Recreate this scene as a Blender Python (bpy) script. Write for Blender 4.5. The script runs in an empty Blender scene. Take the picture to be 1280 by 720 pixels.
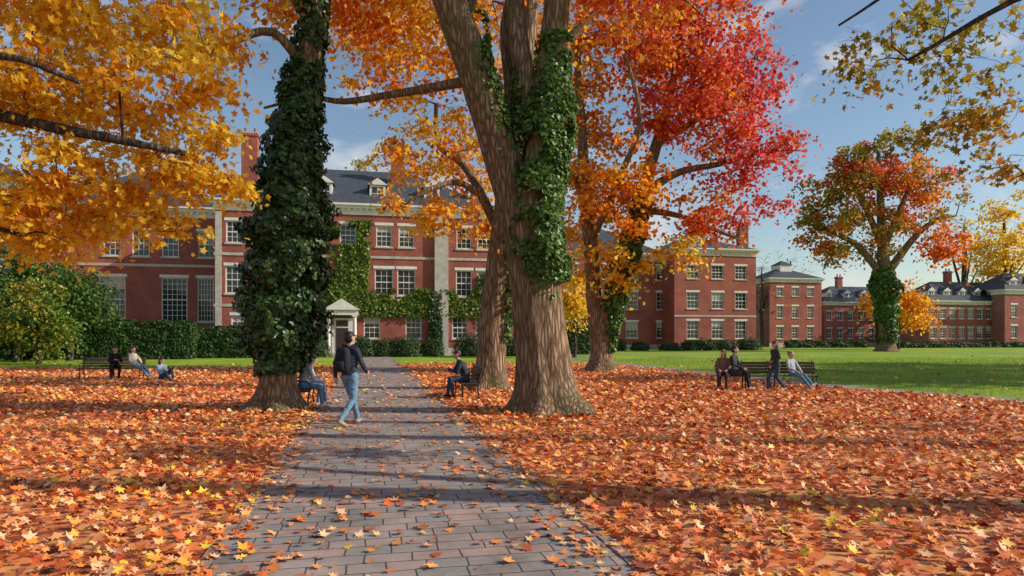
import bpy, math, random
import numpy as np
from mathutils import Vector, Matrix, noise
random.seed(7); rng=np.random.default_rng(7)
scene=bpy.context.scene
F=853.0; H0=1.7; HV=422.0
TH=math.radians(11.9); CT,ST=math.cos(TH),math.sin(TH)
def P(u,v,l): return np.array([(u-640)/F*l,l,H0+(HV-v)/F*l])
def G(u,v):
    l=H0*F/(v-HV); return np.array([(u-640)/F*l,l,0.0])
def st2w(s,t): return (s*CT-t*ST, s*ST+t*CT)
def w2st(x,y): return (x*CT+y*ST, -x*ST+y*CT)
def s_of(u,T):
    a=(u-640)/F; l=T/(CT-ST*a); return l*(CT*a+ST)
# ------------------------------------------------------------ materials
def newmat(name):
    m=bpy.data.materials.new(name); m.use_nodes=True
    nt=m.node_tree; return m,nt,nt.nodes,nt.links,nt.nodes['Principled BSDF']
def ramp(nodes,cols,interp='LINEAR'):
    r=nodes.new('ShaderNodeValToRGB'); cr=r.color_ramp; cr.interpolation=interp
    n=len(cols)
    pos=[i/(n-1) if interp=='LINEAR' else i/n for i in range(n)]
    if len(cols[0])==2: pos=[c[0] for c in cols]; cols=[c[1] for c in cols]
    while len(cr.elements)<n: cr.elements.new(0.5)
    for e,p,c in zip(cr.elements,pos,cols):
        e.position=p; e.color=(c[0],c[1],c[2],1)
    return r
def simple(name,col,rough=.7,var=.15,scale=8,bump=0,metal=0,spec=.4):
    m,nt,N,L,b=newmat(name)
    tc=N.new('ShaderNodeTexCoord'); no=N.new('ShaderNodeTexNoise'); no.inputs['Scale'].default_value=scale; no.inputs['Detail'].default_value=6
    L.new(tc.outputs['Object'],no.inputs['Vector'])
    r=ramp(N,[(.3,[c*(1-var) for c in col]),(.7,[min(1,c*(1+var)) for c in col])])
    L.new(no.outputs['Fac'],r.inputs['Fac']); L.new(r.outputs['Color'],b.inputs['Base Color'])
    b.inputs['Roughness'].default_value=rough; b.inputs['Metallic'].default_value=metal; b.inputs['Specular IOR Level'].default_value=spec
    if bump:
        bm=N.new('ShaderNodeBump'); bm.inputs['Strength'].default_value=bump; bm.inputs['Distance'].default_value=.02
        L.new(no.outputs['Fac'],bm.inputs['Height']); L.new(bm.outputs['Normal'],b.inputs['Normal'])
    return m
def leafmat(name,cols,transl=.4,rough=.55,spec=.25,cl=.9,amp=.9):
    m,nt,N,L,b=newmat(name)
    g=N.new('ShaderNodeNewGeometry'); tc=N.new('ShaderNodeTexCoord')
    no=N.new('ShaderNodeTexNoise'); no.inputs['Scale'].default_value=cl; no.inputs['Detail'].default_value=3
    L.new(tc.outputs['Object'],no.inputs['Vector'])
    ad=N.new('ShaderNodeMath'); ad.operation='MULTIPLY_ADD'; ad.inputs[1].default_value=amp 
    sb=N.new('ShaderNodeMath'); sb.operation='SUBTRACT'; sb.inputs[1].default_value=.5
    L.new(no.outputs['Fac'],sb.inputs[0])
    L.new(sb.outputs[0],ad.inputs[0]); L.new(g.outputs['Random Per Island'],ad.inputs[2])
    r=ramp(N,cols); L.new(ad.outputs[0],r.inputs['Fac'])
    L.new(r.outputs['Color'],b.inputs['Base Color'])
    b.inputs['Roughness'].default_value=rough; b.inputs['Specular IOR Level'].default_value=spec
    if transl>0:
        t=N.new('ShaderNodeBsdfTranslucent'); L.new(r.outputs['Color'],t.inputs['Color'])
        mx=N.new('ShaderNodeMixShader'); mx.inputs[0].default_value=transl
        L.new(b.outputs[0],mx.inputs[1]); L.new(t.outputs[0],mx.inputs[2])
        L.new(mx.outputs[0],N['Material Output'].inputs['Surface'])
    return m
def barkmat(name,c1,c2,moss=0):
    m,nt,N,L,b=newmat(name)
    tc=N.new('ShaderNodeTexCoord'); mp=N.new('ShaderNodeMapping'); mp.inputs['Scale'].default_value=(15,15,2.2)
    L.new(tc.outputs['Object'],mp.inputs['Vector'])
    no=N.new('ShaderNodeTexNoise'); no.inputs['Scale'].default_value=1.6; no.inputs['Detail'].default_value=9; no.inputs['Distortion'].default_value=.9; no.inputs['Roughness'].default_value=.62
    vo=N.new('ShaderNodeTexVoronoi'); vo.feature='DISTANCE_TO_EDGE'; vo.inputs['Scale'].default_value=1.3
    nd=N.new('ShaderNodeMixRGB'); nd.inputs[0].default_value=.45
    L.new(mp.outputs[0],no.inputs['Vector']); L.new(mp.outputs[0],nd.inputs[1]); L.new(no.outputs['Color'],nd.inputs[2]); L.new(nd.outputs[0],vo.inputs['Vector'])
    mu=N.new('ShaderNodeMath'); mu.operation='MULTIPLY_ADD'; mu.inputs[1].default_value=1.3; L.new(vo.outputs['Distance'],mu.inputs[0]); 
    m2=N.new('ShaderNodeMath'); m2.operation='MULTIPLY'; m2.inputs[1].default_value=.8; L.new(no.outputs['Fac'],m2.inputs[0]); L.new(m2.outputs[0],mu.inputs[2])
    r=ramp(N,[(.25,[c*.35 for c in c1]),(.5,c1),(.85,c2)]); L.new(mu.outputs[0],r.inputs['Fac'])
    out=r.outputs['Color']
    if moss:
        n2=N.new('ShaderNodeTexNoise'); n2.inputs['Scale'].default_value=.8; n2.inputs['Detail'].default_value=5
        L.new(tc.outputs['Object'],n2.inputs['Vector'])
        r2=ramp(N,[(.5,(0,0,0)),(.68,(moss,)*3)]); L.new(n2.outputs['Fac'],r2.inputs['Fac'])
        mx=N.new('ShaderNodeMixRGB'); L.new(r2.outputs['Color'],mx.inputs[0]); L.new(out,mx.inputs[1]); mx.inputs[2].default_value=(.12,.13,.03,1); out=mx.outputs[0]
    L.new(out,b.inputs['Base Color']); b.inputs['Roughness'].default_value=.9; b.inputs['Specular IOR Level'].default_value=.15
    bm=N.new('ShaderNodeBump'); bm.inputs['Strength'].default_value=1; bm.inputs['Distance'].default_value=.06
    L.new(mu.outputs[0],bm.inputs['Height']); L.new(bm.outputs['Normal'],b.inputs['Normal'])
    return m
BARK=barkmat('bark',(.18,.115,.07),(.40,.28,.185),.35)
BARKD=barkmat('bark_dark',(.06,.045,.035),(.14,.11,.085))
L_YEL=leafmat('leaf_yellow',[(.62,.28,.02),(.86,.50,.03),(.92,.62,.04),(.92,.68,.09),(.80,.60,.06)],.55)
L_ORY=leafmat('leaf_orange_yellow',[(.58,.17,.015),(.85,.34,.02),(.90,.47,.03),(.90,.58,.05)],.55)
L_ORG=leafmat('leaf_orange',[(.50,.10,.018),(.80,.21,.02),(.88,.32,.03),(.88,.42,.04)],.5)
L_RED=leafmat('leaf_red',[(.42,.04,.022),(.78,.10,.045),(.88,.16,.06),(.88,.25,.05)],.5)
L_PNK=leafmat('leaf_crimson',[(.42,.035,.045),(.74,.085,.095),(.84,.15,.14),(.84,.22,.10)],.5)
L_GRN=leafmat('leaf_green',[(.03,.07,.015),(.06,.13,.025),(.11,.19,.035),(.16,.23,.045)],.35)
L_YGR=leafmat('leaf_yellow_green',[(.14,.16,.02),(.34,.30,.03),(.52,.40,.05),(.6,.36,.03)],.45)
L_OLV=leafmat('leaf_olive',[(.14,.11,.018),(.30,.22,.025),(.50,.32,.035),(.6,.24,.03)],.45)
L_IVY=leafmat('leaf_ivy',[(.012,.032,.010),(.025,.06,.014),(.045,.10,.02),(.085,.15,.03)],.12,.4,.45,2)
L_IVM=leafmat('leaf_ivy_mid',[(.025,.06,.012),(.06,.13,.018),(.11,.21,.028),(.18,.28,.045)],.3,.42,.4,2)
L_IVL=leafmat('leaf_ivy_light',[(.04,.09,.015),(.09,.16,.02),(.17,.25,.03),(.30,.27,.03)],.25,.4,.35,1)
L_HDG=leafmat('leaf_hedge',[(.02,.045,.012),(.04,.085,.018),(.07,.13,.028)],.2,.5,.3,2)
L_FALL=leafmat('leaf_fallen',[(.20,.05,.02),(.60,.11,.03),(.86,.27,.05),(.90,.50,.20),(.76,.15,.035),(.90,.60,.32),(.44,.08,.03),(.90,.34,.06),(.66,.08,.025),(.92,.60,.06)],0,.5,.35,.5,.8)
L_GRS=leafmat('grass_blade',[(.13,.22,.02),(.23,.35,.03),(.34,.44,.05)],.35,.5,.3,1)
# ------------------------------------------------------------ mesh helpers
def link(o,parent=None):
    scene.collection.objects.link(o)
    if parent is not None: o.parent=parent
    return o
def empty(name,loc=(0,0,0),rz=0):
    e=bpy.data.objects.new(name,None); e.location=loc; e.rotation_euler=(0,0,rz); e.empty_display_size=.2
    scene.collection.objects.link(e); return e
class MB:
    def __init__(s): s.v=[]; s.f=[]; s.m=[]
    def add(s,vs,fs,mat=0):
        b=len(s.v); s.v.extend([tuple(map(float,x)) for x in vs]); s.f.extend([[i+b for i in f] for f in fs]); s.m.extend([mat]*len(fs))
    def quad(s,a,b,c,d,mat=0): s.add([a,b,c,d],[[0,1,2,3]],mat)
    def box(s,x0,x1,y0,y1,z0,z1,mat=0):
        s.add([(x0,y0,z0),(x1,y0,z0),(x1,y1,z0),(x0,y1,z0),(x0,y0,z1),(x1,y0,z1),(x1,y1,z1),(x0,y1,z1)],
              [[0,3,2,1],[4,5,6,7],[0,1,5,4],[1,2,6,5],[2,3,7,6],[3,0,4,7]],mat)
    def tube(s,pts,rad,sides=8,flare=0,lobes=5,mat=0,cap=True,ph=0.,rough=0.):
        pts=[Vector(p) for p in pts]; n=len(pts)
        t0=(pts[1]-pts[0]).normalized(); ref=Vector((1,0,0)) if abs(t0.x)<.8 else Vector((0,1,0))
        x=(ref-t0*ref.dot(t0)).normalized(); b=len(s.v); z0=pts[0].z
        for i in range(n):
            t=(pts[min(i+1,n-1)]-pts[max(i-1,0)]).normalized()
            if t.length<.5: t=t0
            x=(x-t*x.dot(t)).normalized(); y=t.cross(x)
            for k in range(sides):
                a=2*math.pi*k/sides; r=rad[i]
                if flare:
                    h=max(0,pts[i].z-z0); lob=.5+.5*math.cos(lobes*a+ph+.8*math.sin(2*a+ph))
                    r*=1+flare*math.exp(-h/.28)*(.35+.65*lob)+.10*math.exp(-h/1.5)*(lob-.5)
                q=pts[i]+(x*math.cos(a)+y*math.sin(a))*r
                if rough: 
                    nn=noise.noise(Vector((math.cos(a)*3+ph,math.sin(a)*3,q.z*.7)))+.5*noise.noise(Vector((math.cos(a)*9+ph,math.sin(a)*9,q.z*1.2)))
                    q+=(x*math.cos(a)+y*math.sin(a))*r*rough*nn
                s.v.append(tuple(q))
            t0=t
        for i in range(n-1):
            for k in range(sides):
                k2=(k+1)%sides
                s.f.append([b+i*sides+k,b+i*sides+k2,b+(i+1)*sides+k2,b+(i+1)*sides+k]); s.m.append(mat)
        if cap:
            s.f.append([b+(n-1)*sides+k for k in range(sides)]); s.m.append(mat)
            s.f.append([b+k for k in range(sides)][::-1]); s.m.append(mat)
    def obj(s,name,mats,parent=None,smooth=False,off=None):
        me=bpy.data.meshes.new(name)
        v=s.v
        if off is not None: v=[(a[0]-off[0],a[1]-off[1],a[2]-off[2]) for a in v]
        me.from_pydata(v,[],s.f)
        for m in mats: me.materials.append(m)
        me.polygons.foreach_set('material_index',s.m)
        if smooth: me.polygons.foreach_set('use_smooth',[True]*len(s.f))
        me.update(); o=bpy.data.objects.new(name,me); return link(o,parent)
def ring(pts,cup=.12):
    v=[(0,0,0)]+[(x,y,cup*(x*x+y*y)*2) for x,y in pts]; n=len(pts)
    return np.array(v),[(0,i+1,(i+1)%n+1) for i in range(n)]
h=[(.10,-.16),(.36,-.30),(.27,-.04),(.52,.14),(.20,.20)]
MAPLE=ring([(0,-.42)]+h+[(.0,.55)]+[(-x,y) for x,y in h[::-1]],.22)
STAR=ring([(0,-.4),(.42,-.22),(.22,.05),(.40,.30),(0,.55),(-.40,.30),(-.22,.05),(-.42,-.22)],.2)
SIMP=(np.array([(0,-.5,0),(.36,.0,.10),(0,.5,0),(-.36,.0,.10)]),[(0,1,2),(0,2,3)])
PENT=(np.array([(0,-.45,0),(.42,-.1,.10),(.25,.42,.04),(-.25,.42,.04),(-.42,-.1,.10)]),[(0,1,2),(0,2,3),(0,3,4)])
BLADE=(np.array([(-.06,0,0),(.06,0,0),(0,1,.15)]),[(0,1,2)])
NLEAF=0
def leaves(name,C,Nn,S,tmpl,mats,mi=None,parent=None,off=None,up=False):
    C=np.asarray(C,float); Nn=np.asarray(Nn,float); S=np.asarray(S,float); n=len(C)
    Nn/= np.linalg.norm(Nn,axis=1)[:,None]+1e-9
    r=rng.normal(size=(n,3))
    T=r-(r*Nn).sum(1)[:,None]*Nn; T/=np.linalg.norm(T,axis=1)[:,None]+1e-9
    B=np.cross(Nn,T)
    if up:
        B=np.tile(np.array([[0,0,1.]]),(n,1))+rng.normal(size=(n,3))*.35; T=rng.normal(size=(n,3)); T[:,2]=0; T/=np.linalg.norm(T,axis=1)[:,None]
    tv,tf=tmpl; k=len(tv); tf=np.array(tf); nf=len(tf)
    cupv=rng.uniform(-.6,1.8,n)
    asp=rng.uniform(.75,1.1,n)
    V=C[:,None,:]+S[:,None,None]*(tv[None,:,0:1]*asp[:,None,None]*T[:,None,:]+tv[None,:,1:2]*B[:,None,:]+(tv[None,:,2:3]*cupv[:,None,None])*Nn[:,None,:])
    if off is not None: V=V-np.array(off)[None,None,:]
    V=V.reshape(-1,3).astype(np.float32)
    I=(np.arange(n)[:,None,None]*k+tf[None]).reshape(-1).astype(np.int32)
    me=bpy.data.meshes.new(name); me.vertices.add(len(V)); me.vertices.foreach_set('co',V.ravel())
    me.loops.add(len(I)); me.loops.foreach_set('vertex_index',I)
    me.polygons.add(n*nf); me.polygons.foreach_set('loop_start',np.arange(0,len(I),3,dtype=np.int32))
    for m in mats: me.materials.append(m)
    if mi is not None: me.polygons.foreach_set('material_index',np.repeat(np.asarray(mi,dtype=np.int32),nf))
    me.update(calc_edges=True); me.validate()
    global NLEAF; NLEAF+=n
    o=bpy.data.objects.new(name,me); return link(o,parent)
def smooth_poly(pts,sub=4):
    p=[np.array(q,float) for q in pts]; p=[2*p[0]-p[1]]+p+[2*p[-1]-p[-2]]; out=[]
    for i in range(1,len(p)-2):
        for j in range(sub):
            t=j/sub
            out.append(.5*((2*p[i])+(-p[i-1]+p[i+1])*t+(2*p[i-1]-5*p[i]+4*p[i+1]-p[i+2])*t*t+(-p[i-1]+3*p[i]-3*p[i+1]+p[i+2])*t**3))
    out.append(p[-2]); 
    for o in out: o[3]=max(o[3],.01)
    return out
def pr(u,v,l,r): return (*P(u,v,l),r)
# ------------------------------------------------------------ tree
def tree(name,base,limbs,regions,bark=BARK,tmpl=STAR,mats=None,flare=.7,trunk_sides=28,tw=1.,twigs=2,sway=.18,dn=1.):
    base=np.array([base[0],base[1],0.]); e=empty(name,tuple(base)); mb=MB(); nodes=[]; nr=[]
    for li,lb in enumerate(limbs):
        sp=smooth_poly(lb,5 if li==0 else 4)
        if li==0:
            a=sp[0]; b=sp[1]; sp=[a+(b-a)*k for k in (0,.15,.3,.5,.75)]+sp[1:]
        mb.tube([q[:3] for q in sp],[q[3] for q in sp],trunk_sides if li==0 else (12 if sp[0][3]>.15 else 7),flare=flare if li==0 else 0,ph=random.random()*6,rough=.10 if sp[0][3]>.15 else .03)
        st=len(sp)//2 if li==0 else len(sp)//4
        for q in sp[st:]: nodes.append(q[:3]); nr.append(q[3])
    cap=len(nodes)+60000; NP=np.zeros((cap,3)); NR=np.zeros(cap); n=len(nodes); NP[:n]=nodes; NR[:n]=nr
    C=[];Nn=[];S=[];MI=[]
    tg=[]
    for rg in regions:
        c,rad,nc,nl,cr,ls,mi=rg[:7]; bias=rg[7] if len(rg)>7 else 2.2
        d=rng.normal(size=(nc,3)); d/=np.linalg.norm(d,axis=1)[:,None]
        q=np.array(c)+d*(rng.random(nc)**(1/bias))[:,None]*np.array(rad)
        for x in q:
            if noise.noise(Vector(x/(max(rad)*.55)))<-.16 and random.random()<.8: continue
            if x[2]>.6: tg.append((x,nl,cr,ls,mi if not isinstance(mi,(list,tuple)) else random.choice(mi)))
    dist=[np.min(((NP[:n]-t[0])**2).sum(1)) for t in tg]
    for i in np.argsort(dist):
        x,nl,cr,ls,mi=tg[i]
        dd=((NP[:n]-x)**2).sum(1)**.5 + .35*np.maximum(0,NP[:n,2]-x[2])
        j=int(np.argmin(dd)); a=NP[j]; Ld=np.linalg.norm(x-a)
        if Ld>.15:
            m=max(3,int(Ld/(.5*tw))+2); m=min(m,9)
            r0=min(NR[j]*.75,(.012+.016*Ld)*tw); r1=.007*tw
            k1=rng.normal(size=3)*Ld*sway; k2=rng.normal(size=3)*Ld*.07
            pts=[];rr=[]
            for k in range(m+1):
                t=k/m; off=k1*math.sin(math.pi*t)+k2*math.sin(2*math.pi*t)+np.array([0,0,Ld*.10*math.sin(math.pi*t)])
                pts.append(a+(x-a)*t+off); rr.append(r0+(r1-r0)*t)
            mb.tube(pts,rr,5,cap=False)
            for k in range(1,m+1):
                if n<cap: NP[n]=pts[k]; NR[n]=rr[k]; n+=1
        for k in range(twigs):
            d=rng.normal(size=3); d[2]*=.6; d/=np.linalg.norm(d); e1=x+d*cr*1.3
            mid=(x+e1)/2+rng.normal(size=3)*cr*.12
            mb.tube([x,mid,e1],[.006*tw,.005*tw,.003*tw],4,cap=False)
        if nl>0:
            k=max(1,int(nl*dn*random.uniform(.35,1.5)))
            q=rng.normal(size=(k,3))*np.array([cr,cr,cr*.42])*random.uniform(.7,1.15)
            q[:,2]-= .28*(q[:,0]**2+q[:,1]**2)/cr
            C.append(x+q); nn=rng.normal(size=(k,3))*.8+q/cr*.35; nn[:,2]+=.7; Nn.append(nn); S.append(ls*rng.uniform(.6,1.25,k)); MI.append(np.full(k,mi))
    mb.obj('trunk',[bark],e,True,off=base)
    if C: leaves('foliage',np.concatenate(C),np.concatenate(Nn),np.concatenate(S),tmpl,mats,np.concatenate(MI),e,off=base)
    return e,base
def reg(u,v,l,ru,rv,rd,nc,nl,cr,ls,mi,bias=2.2):
    return (P(u,v,l),(ru/F*l,rd,rv/F*l),nc,nl,cr,ls,mi,bias)
def ivy(e,base,poly,n,ls,mat=L_IVY,ang=None,name='ivy',thick=.28,sc=1.2,tm=PENT,gap=-.28):
    sp=np.array(smooth_poly(poly,6)); seg=np.linalg.norm(np.diff(sp[:,:3],axis=0),axis=1)*(sp[1:,3]+sp[:-1,3]); cdf=np.cumsum(seg)/seg.sum()
    C=[];Nn=[]
    while len(C)<n:
        i=int(np.searchsorted(cdf,random.random())); t=random.random(); i=min(i,len(sp)-2)
        q=sp[i]*(1-t)+sp[i+1]*t; d=sp[i+1,:3]-sp[i,:3]; d/=np.linalg.norm(d)+1e-9
        a=random.uniform(0,2*math.pi) if ang is None else random.gauss(ang[0],ang[1])
        x=np.array([1.,0,0]); x-=d*d.dot(x); x/=np.linalg.norm(x); y=np.cross(d,x)
        o=x*math.cos(a)+y*math.sin(a); s=q[:3]+o*q[3]
        nz=noise.noise(Vector(s*sc))+.5*noise.noise(Vector(s*sc*2.7))
        if ang is not None and noise.noise(Vector(s*1.6+np.array([5,1,2])))<gap: continue
        rr=q[3]*(1+thick*nz)+random.uniform(-.09,.06)
        C.append(q[:3]+o*rr); Nn.append(o*1.1+rng.normal(size=3)*.5+np.array([0,0,.35])+d*0)
    leaves(name,C,Nn,ls*rng.uniform(.6,1.3,len(C)),tm,[mat],None,e,off=base)
# ------------------------------------------------------------ camera, world, sun
cam=bpy.data.cameras.new('camera'); co=bpy.data.objects.new('camera',cam); scene.collection.objects.link(co); scene.camera=co
co.location=(0,0,H0); co.rotation_euler=(math.pi/2,0,0); cam.sensor_width=36; cam.lens=36*F/1280; cam.shift_y=(HV-360)/1280; cam.clip_end=4000; cam.clip_start=.05
EL=math.radians(29); SY=-.10; sd=Vector((1,SY,math.tan(EL)*math.hypot(1,SY))).normalized()
sun=bpy.data.lights.new('sun','SUN'); sun.energy=5.0; sun.angle=math.radians(.5); sun.color=(1,.91,.76)
so=bpy.data.objects.new('sun',sun); scene.collection.objects.link(so); so.location=(40,-10,30); so.rotation_euler=(-sd).to_track_quat('-Z','Y').to_euler()
w=bpy.data.worlds.new('World'); scene.world=w; w.use_nodes=True; N=w.node_tree.nodes; L=w.node_tree.links; bg=N['Background']
sky=N.new('ShaderNodeTexSky'); sky.sky_type='NISHITA'; sky.sun_disc=False; sky.sun_elevation=EL; sky.sun_rotation=math.atan2(sd.x,sd.y); sky.air_density=1.15; sky.dust_density=.5; sky.ozone_density=1.7
tc=N.new('ShaderNodeTexCoord'); mp=N.new('ShaderNodeMapping'); mp.inputs['Scale'].default_value=(1.6,1.6,3.6); mp.inputs['Location'].default_value=(.75,.3,.5)
no=N.new('ShaderNodeTexNoise'); no.inputs['Scale'].default_value=3.4; no.inputs['Detail'].default_value=9; no.inputs['Roughness'].default_value=.58; no.inputs['Distortion'].default_value=.3
L.new(tc.outputs['Generated'],mp.inputs[0]); L.new(mp.outputs[0],no.inputs['Vector'])
r=ramp(N,[(.53,(0,0,0)),(.72,(.8,.8,.8))]); L.new(no.outputs['Fac'],r.inputs['Fac'])
mx=N.new('ShaderNodeMixRGB'); mx.inputs[2].default_value=(6.6,6.5,6.6,1); L.new(r.outputs['Color'],mx.inputs[0]); L.new(sky.outputs[0],mx.inputs[1]); L.new(mx.outputs[0],bg.inputs['Color'])
bg.inputs['Strength'].default_value=.122
scene.view_settings.view_transform='Standard'; scene.view_settings.look='None'; scene.view_settings.exposure=0
# ------------------------------------------------------------ ground
def sheet(name,poly,z,mat,parent=None):
    mb=MB(); mb.add([(x,y,z) for x,y in poly],[list(range(len(poly)))]); return mb.obj(name,[mat],parent)
m,nt,N,L,b=newmat('grass'); GRASS=m
tc=N.new('ShaderNodeTexCoord'); n1=N.new('ShaderNodeTexNoise'); n1.inputs['Scale'].default_value=.25; n1.inputs['Detail'].default_value=8
n2=N.new('ShaderNodeTexNoise'); n2.inputs['Scale'].default_value=14; n2.inputs['Detail'].default_value=6
L.new(tc.outputs['Object'],n1.inputs['Vector']); L.new(tc.outputs['Object'],n2.inputs['Vector'])
ad=N.new('ShaderNodeMixRGB'); ad.inputs[0].default_value=.4; L.new(n1.outputs['Fac'],ad.inputs[1]); L.new(n2.outputs['Fac'],ad.inputs[2])
r=ramp(N,[(.32,(.12,.19,.016)),(.5,(.23,.34,.026)),(.66,(.35,.44,.045))]); L.new(ad.outputs[0],r.inputs['Fac']); L.new(r.outputs['Color'],b.inputs['Base Color']); b.inputs['Roughness'].default_value=.8; b.inputs['Specular IOR Level'].default_value=.2
bm=N.new('ShaderNodeBump'); bm.inputs['Distance'].default_value=.03; L.new(n2.outputs['Fac'],bm.inputs['Height']); L.new(bm.outputs['Normal'],b.inputs['Normal'])
mb=MB(); g=1500
mb.add([(-g,-g,0),(g,-g,0),(g,g,0),(-g,g,0)],[[0,1,2,3]]); mb.obj('ground',[GRASS])
m,nt,N,L,b=newmat('leaf_litter'); LIT=m
tc=N.new('ShaderNodeTexCoord'); vo=N.new('ShaderNodeTexVoronoi'); vo.inputs['Scale'].default_value=9; vo.inputs['Randomness'].default_value=1
L.new(tc.outputs['Object'],vo.inputs['Vector']); sp=N.new('ShaderNodeSeparateColor'); L.new(vo.outputs['Color'],sp.inputs[0])
r=ramp(N,[(.12,.035,.018),(.38,.08,.028),(.66,.17,.045),(.74,.34,.14),(.46,.10,.03),(.78,.40,.10)]); L.new(sp.outputs[0],r.inputs['Fac']); L.new(r.outputs['Color'],b.inputs['Base Color']); b.inputs['Roughness'].default_value=.8
bm=N.new('ShaderNodeBump'); bm.inputs['Distance'].default_value=.05; bm.inputs['Strength'].default_value=1; L.new(sp.outputs[1],bm.inputs['Height']); L.new(bm.outputs['Normal'],b.inputs['Normal'])
def wob(a,b,n,amp):
    out=[]
    for i in range(n):
        t=i/n; x=a[0]+(b[0]-a[0])*t; y=a[1]+(b[1]-a[1])*t
        out.append((x+noise.noise(Vector((x*.4,y*.4,3)))*amp,y+noise.noise(Vector((x*.4,y*.4,9)))*amp))
    return out
RP=[(24,-6),(13.9,17.9),(11.4,23.2),(7.6,41),(4.5,60)]
rpl=[(x-.75,y) for x,y in RP]
cor=[(-60,-8),(23,-8)]+rpl[1:4]+[(2,46),(-7,44),(-14,39),(-60,34)]
pl=[]
for i in range(len(cor)):
    pl+=wob(cor[i],cor[(i+1)%len(cor)],26,0.0 if i in(0,1,2,3) else 1.6)
sheet('leaf_litter',pl,.004,LIT)
LITPOLY=np.array(pl)
def inpoly(x,y,poly):
    c=np.zeros(len(x),bool); j=len(poly)-1
    for i in range(len(poly)):
        xi,yi=poly[i]; xj,yj=poly[j]
        cond=((yi>y)!=(yj>y))&(x<(xj-xi)*(y-yi)/(yj-yi+1e-12)+xi); c^=cond; j=i
    return c
ASP=simple('asphalt_path',(.24,.22,.20),.85,.25,30,.4)
mb=MB()
for i in range(len(RP)-1):
    (x0,y0),(x1,y1)=RP[i],RP[i+1]
    mb.add([(x0-.6,y0,.012),(x0+.6,y0,.012),(x1+.6,y1,.012),(x1-.6,y1,.012)],[[0,1,2,3]])
mb.obj('asphalt_path',[ASP])
m,nt,N,L,b=newmat('path_pavers'); PAV=m
tc=N.new('ShaderNodeTexCoord'); mp=N.new('ShaderNodeMapping'); L.new(tc.outputs['Object'],mp.inputs[0])
nd=N.new('ShaderNodeTexNoise'); nd.inputs['Scale'].default_value=1.5; nd.inputs['Detail'].default_value=4; L.new(mp.outputs[0],nd.inputs['Vector'])
mxx=N.new('ShaderNodeMixRGB'); mxx.blend_type='ADD'; mxx.inputs[0].default_value=.06; L.new(mp.outputs[0],mxx.inputs[1]); L.new(nd.outputs['Color'],mxx.inputs[2])
br=N.new('ShaderNodeTexBrick'); br.inputs['Scale'].default_value=1; br.inputs['Brick Width'].default_value=.37; br.inputs['Row Height'].default_value=.21; br.inputs['Mortar Size'].default_value=.008; br.inputs['Mortar Smooth'].default_value=.4; br.inputs['Bias'].default_value=-.2
br.offset=.43; br.squash=.8; br.squash_frequency=3
br.inputs['Color1'].default_value=(.27,.25,.24,1); br.inputs['Color2'].default_value=(.44,.285,.24,1); br.inputs['Mortar'].default_value=(.08,.065,.055,1)
L.new(mxx.outputs[0],br.inputs['Vector'])
n1=N.new('ShaderNodeTexNoise'); n1.inputs['Scale'].default_value=1.3; n1.inputs['Detail'].default_value=12; n1.inputs['Roughness'].default_value=.7; L.new(tc.outputs['Object'],n1.inputs['Vector'])
rr=ramp(N,[(.3,(.52,.51,.50)),(.5,(.95,.93,.91)),(.7,(1.35,1.30,1.23))]); L.new(n1.outputs['Fac'],rr.inputs['Fac'])
mu=N.new('ShaderNodeMixRGB'); mu.blend_type='MULTIPLY'; mu.inputs[0].default_value=1; L.new(br.outputs['Color'],mu.inputs[1]); L.new(rr.outputs['Color'],mu.inputs[2]); L.new(mu.outputs[0],b.inputs['Base Color'])
b.inputs['Roughness'].default_value=.68
bm=N.new('ShaderNodeBump'); bm.invert=True; bm.inputs['Distance'].default_value=.015; bm.inputs['Strength'].default_value=1; 
hm=N.new('ShaderNodeMath'); hm.operation='MULTIPLY_ADD'; hm.inputs[1].default_value=-.7; L.new(n1.outputs['Fac'],hm.inputs[0]); L.new(br.outputs['Fac'],hm.inputs[2]); L.new(hm.outputs[0],bm.inputs['Height']); L.new(bm.outputs['Normal'],b.inputs['Normal'])
S0,S1=-1.15,1.9
BORD=simple('border_brick',(.30,.21,.18),.8,.3,6,.4)
pe=empty('brick_path',(0,0,0),TH)
mb=MB(); mb.add([(S0,-6,.010),(S1,-6,.010),(S1,62.5,.010),(S0,62.5,.010)],[[0,1,2,3]]); mb.obj('paving',[PAV],pe)
mb=MB()
t=-2.
while t<62.5:
    for s in (S0-.10,S1):
        dz=random.uniform(-.004,.006); mb.box(s+.004,s+.096,t+.005,t+.205,.0,.018+dz)
    t+=.21
mb.obj('edging_bricks',[BORD],pe)
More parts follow.
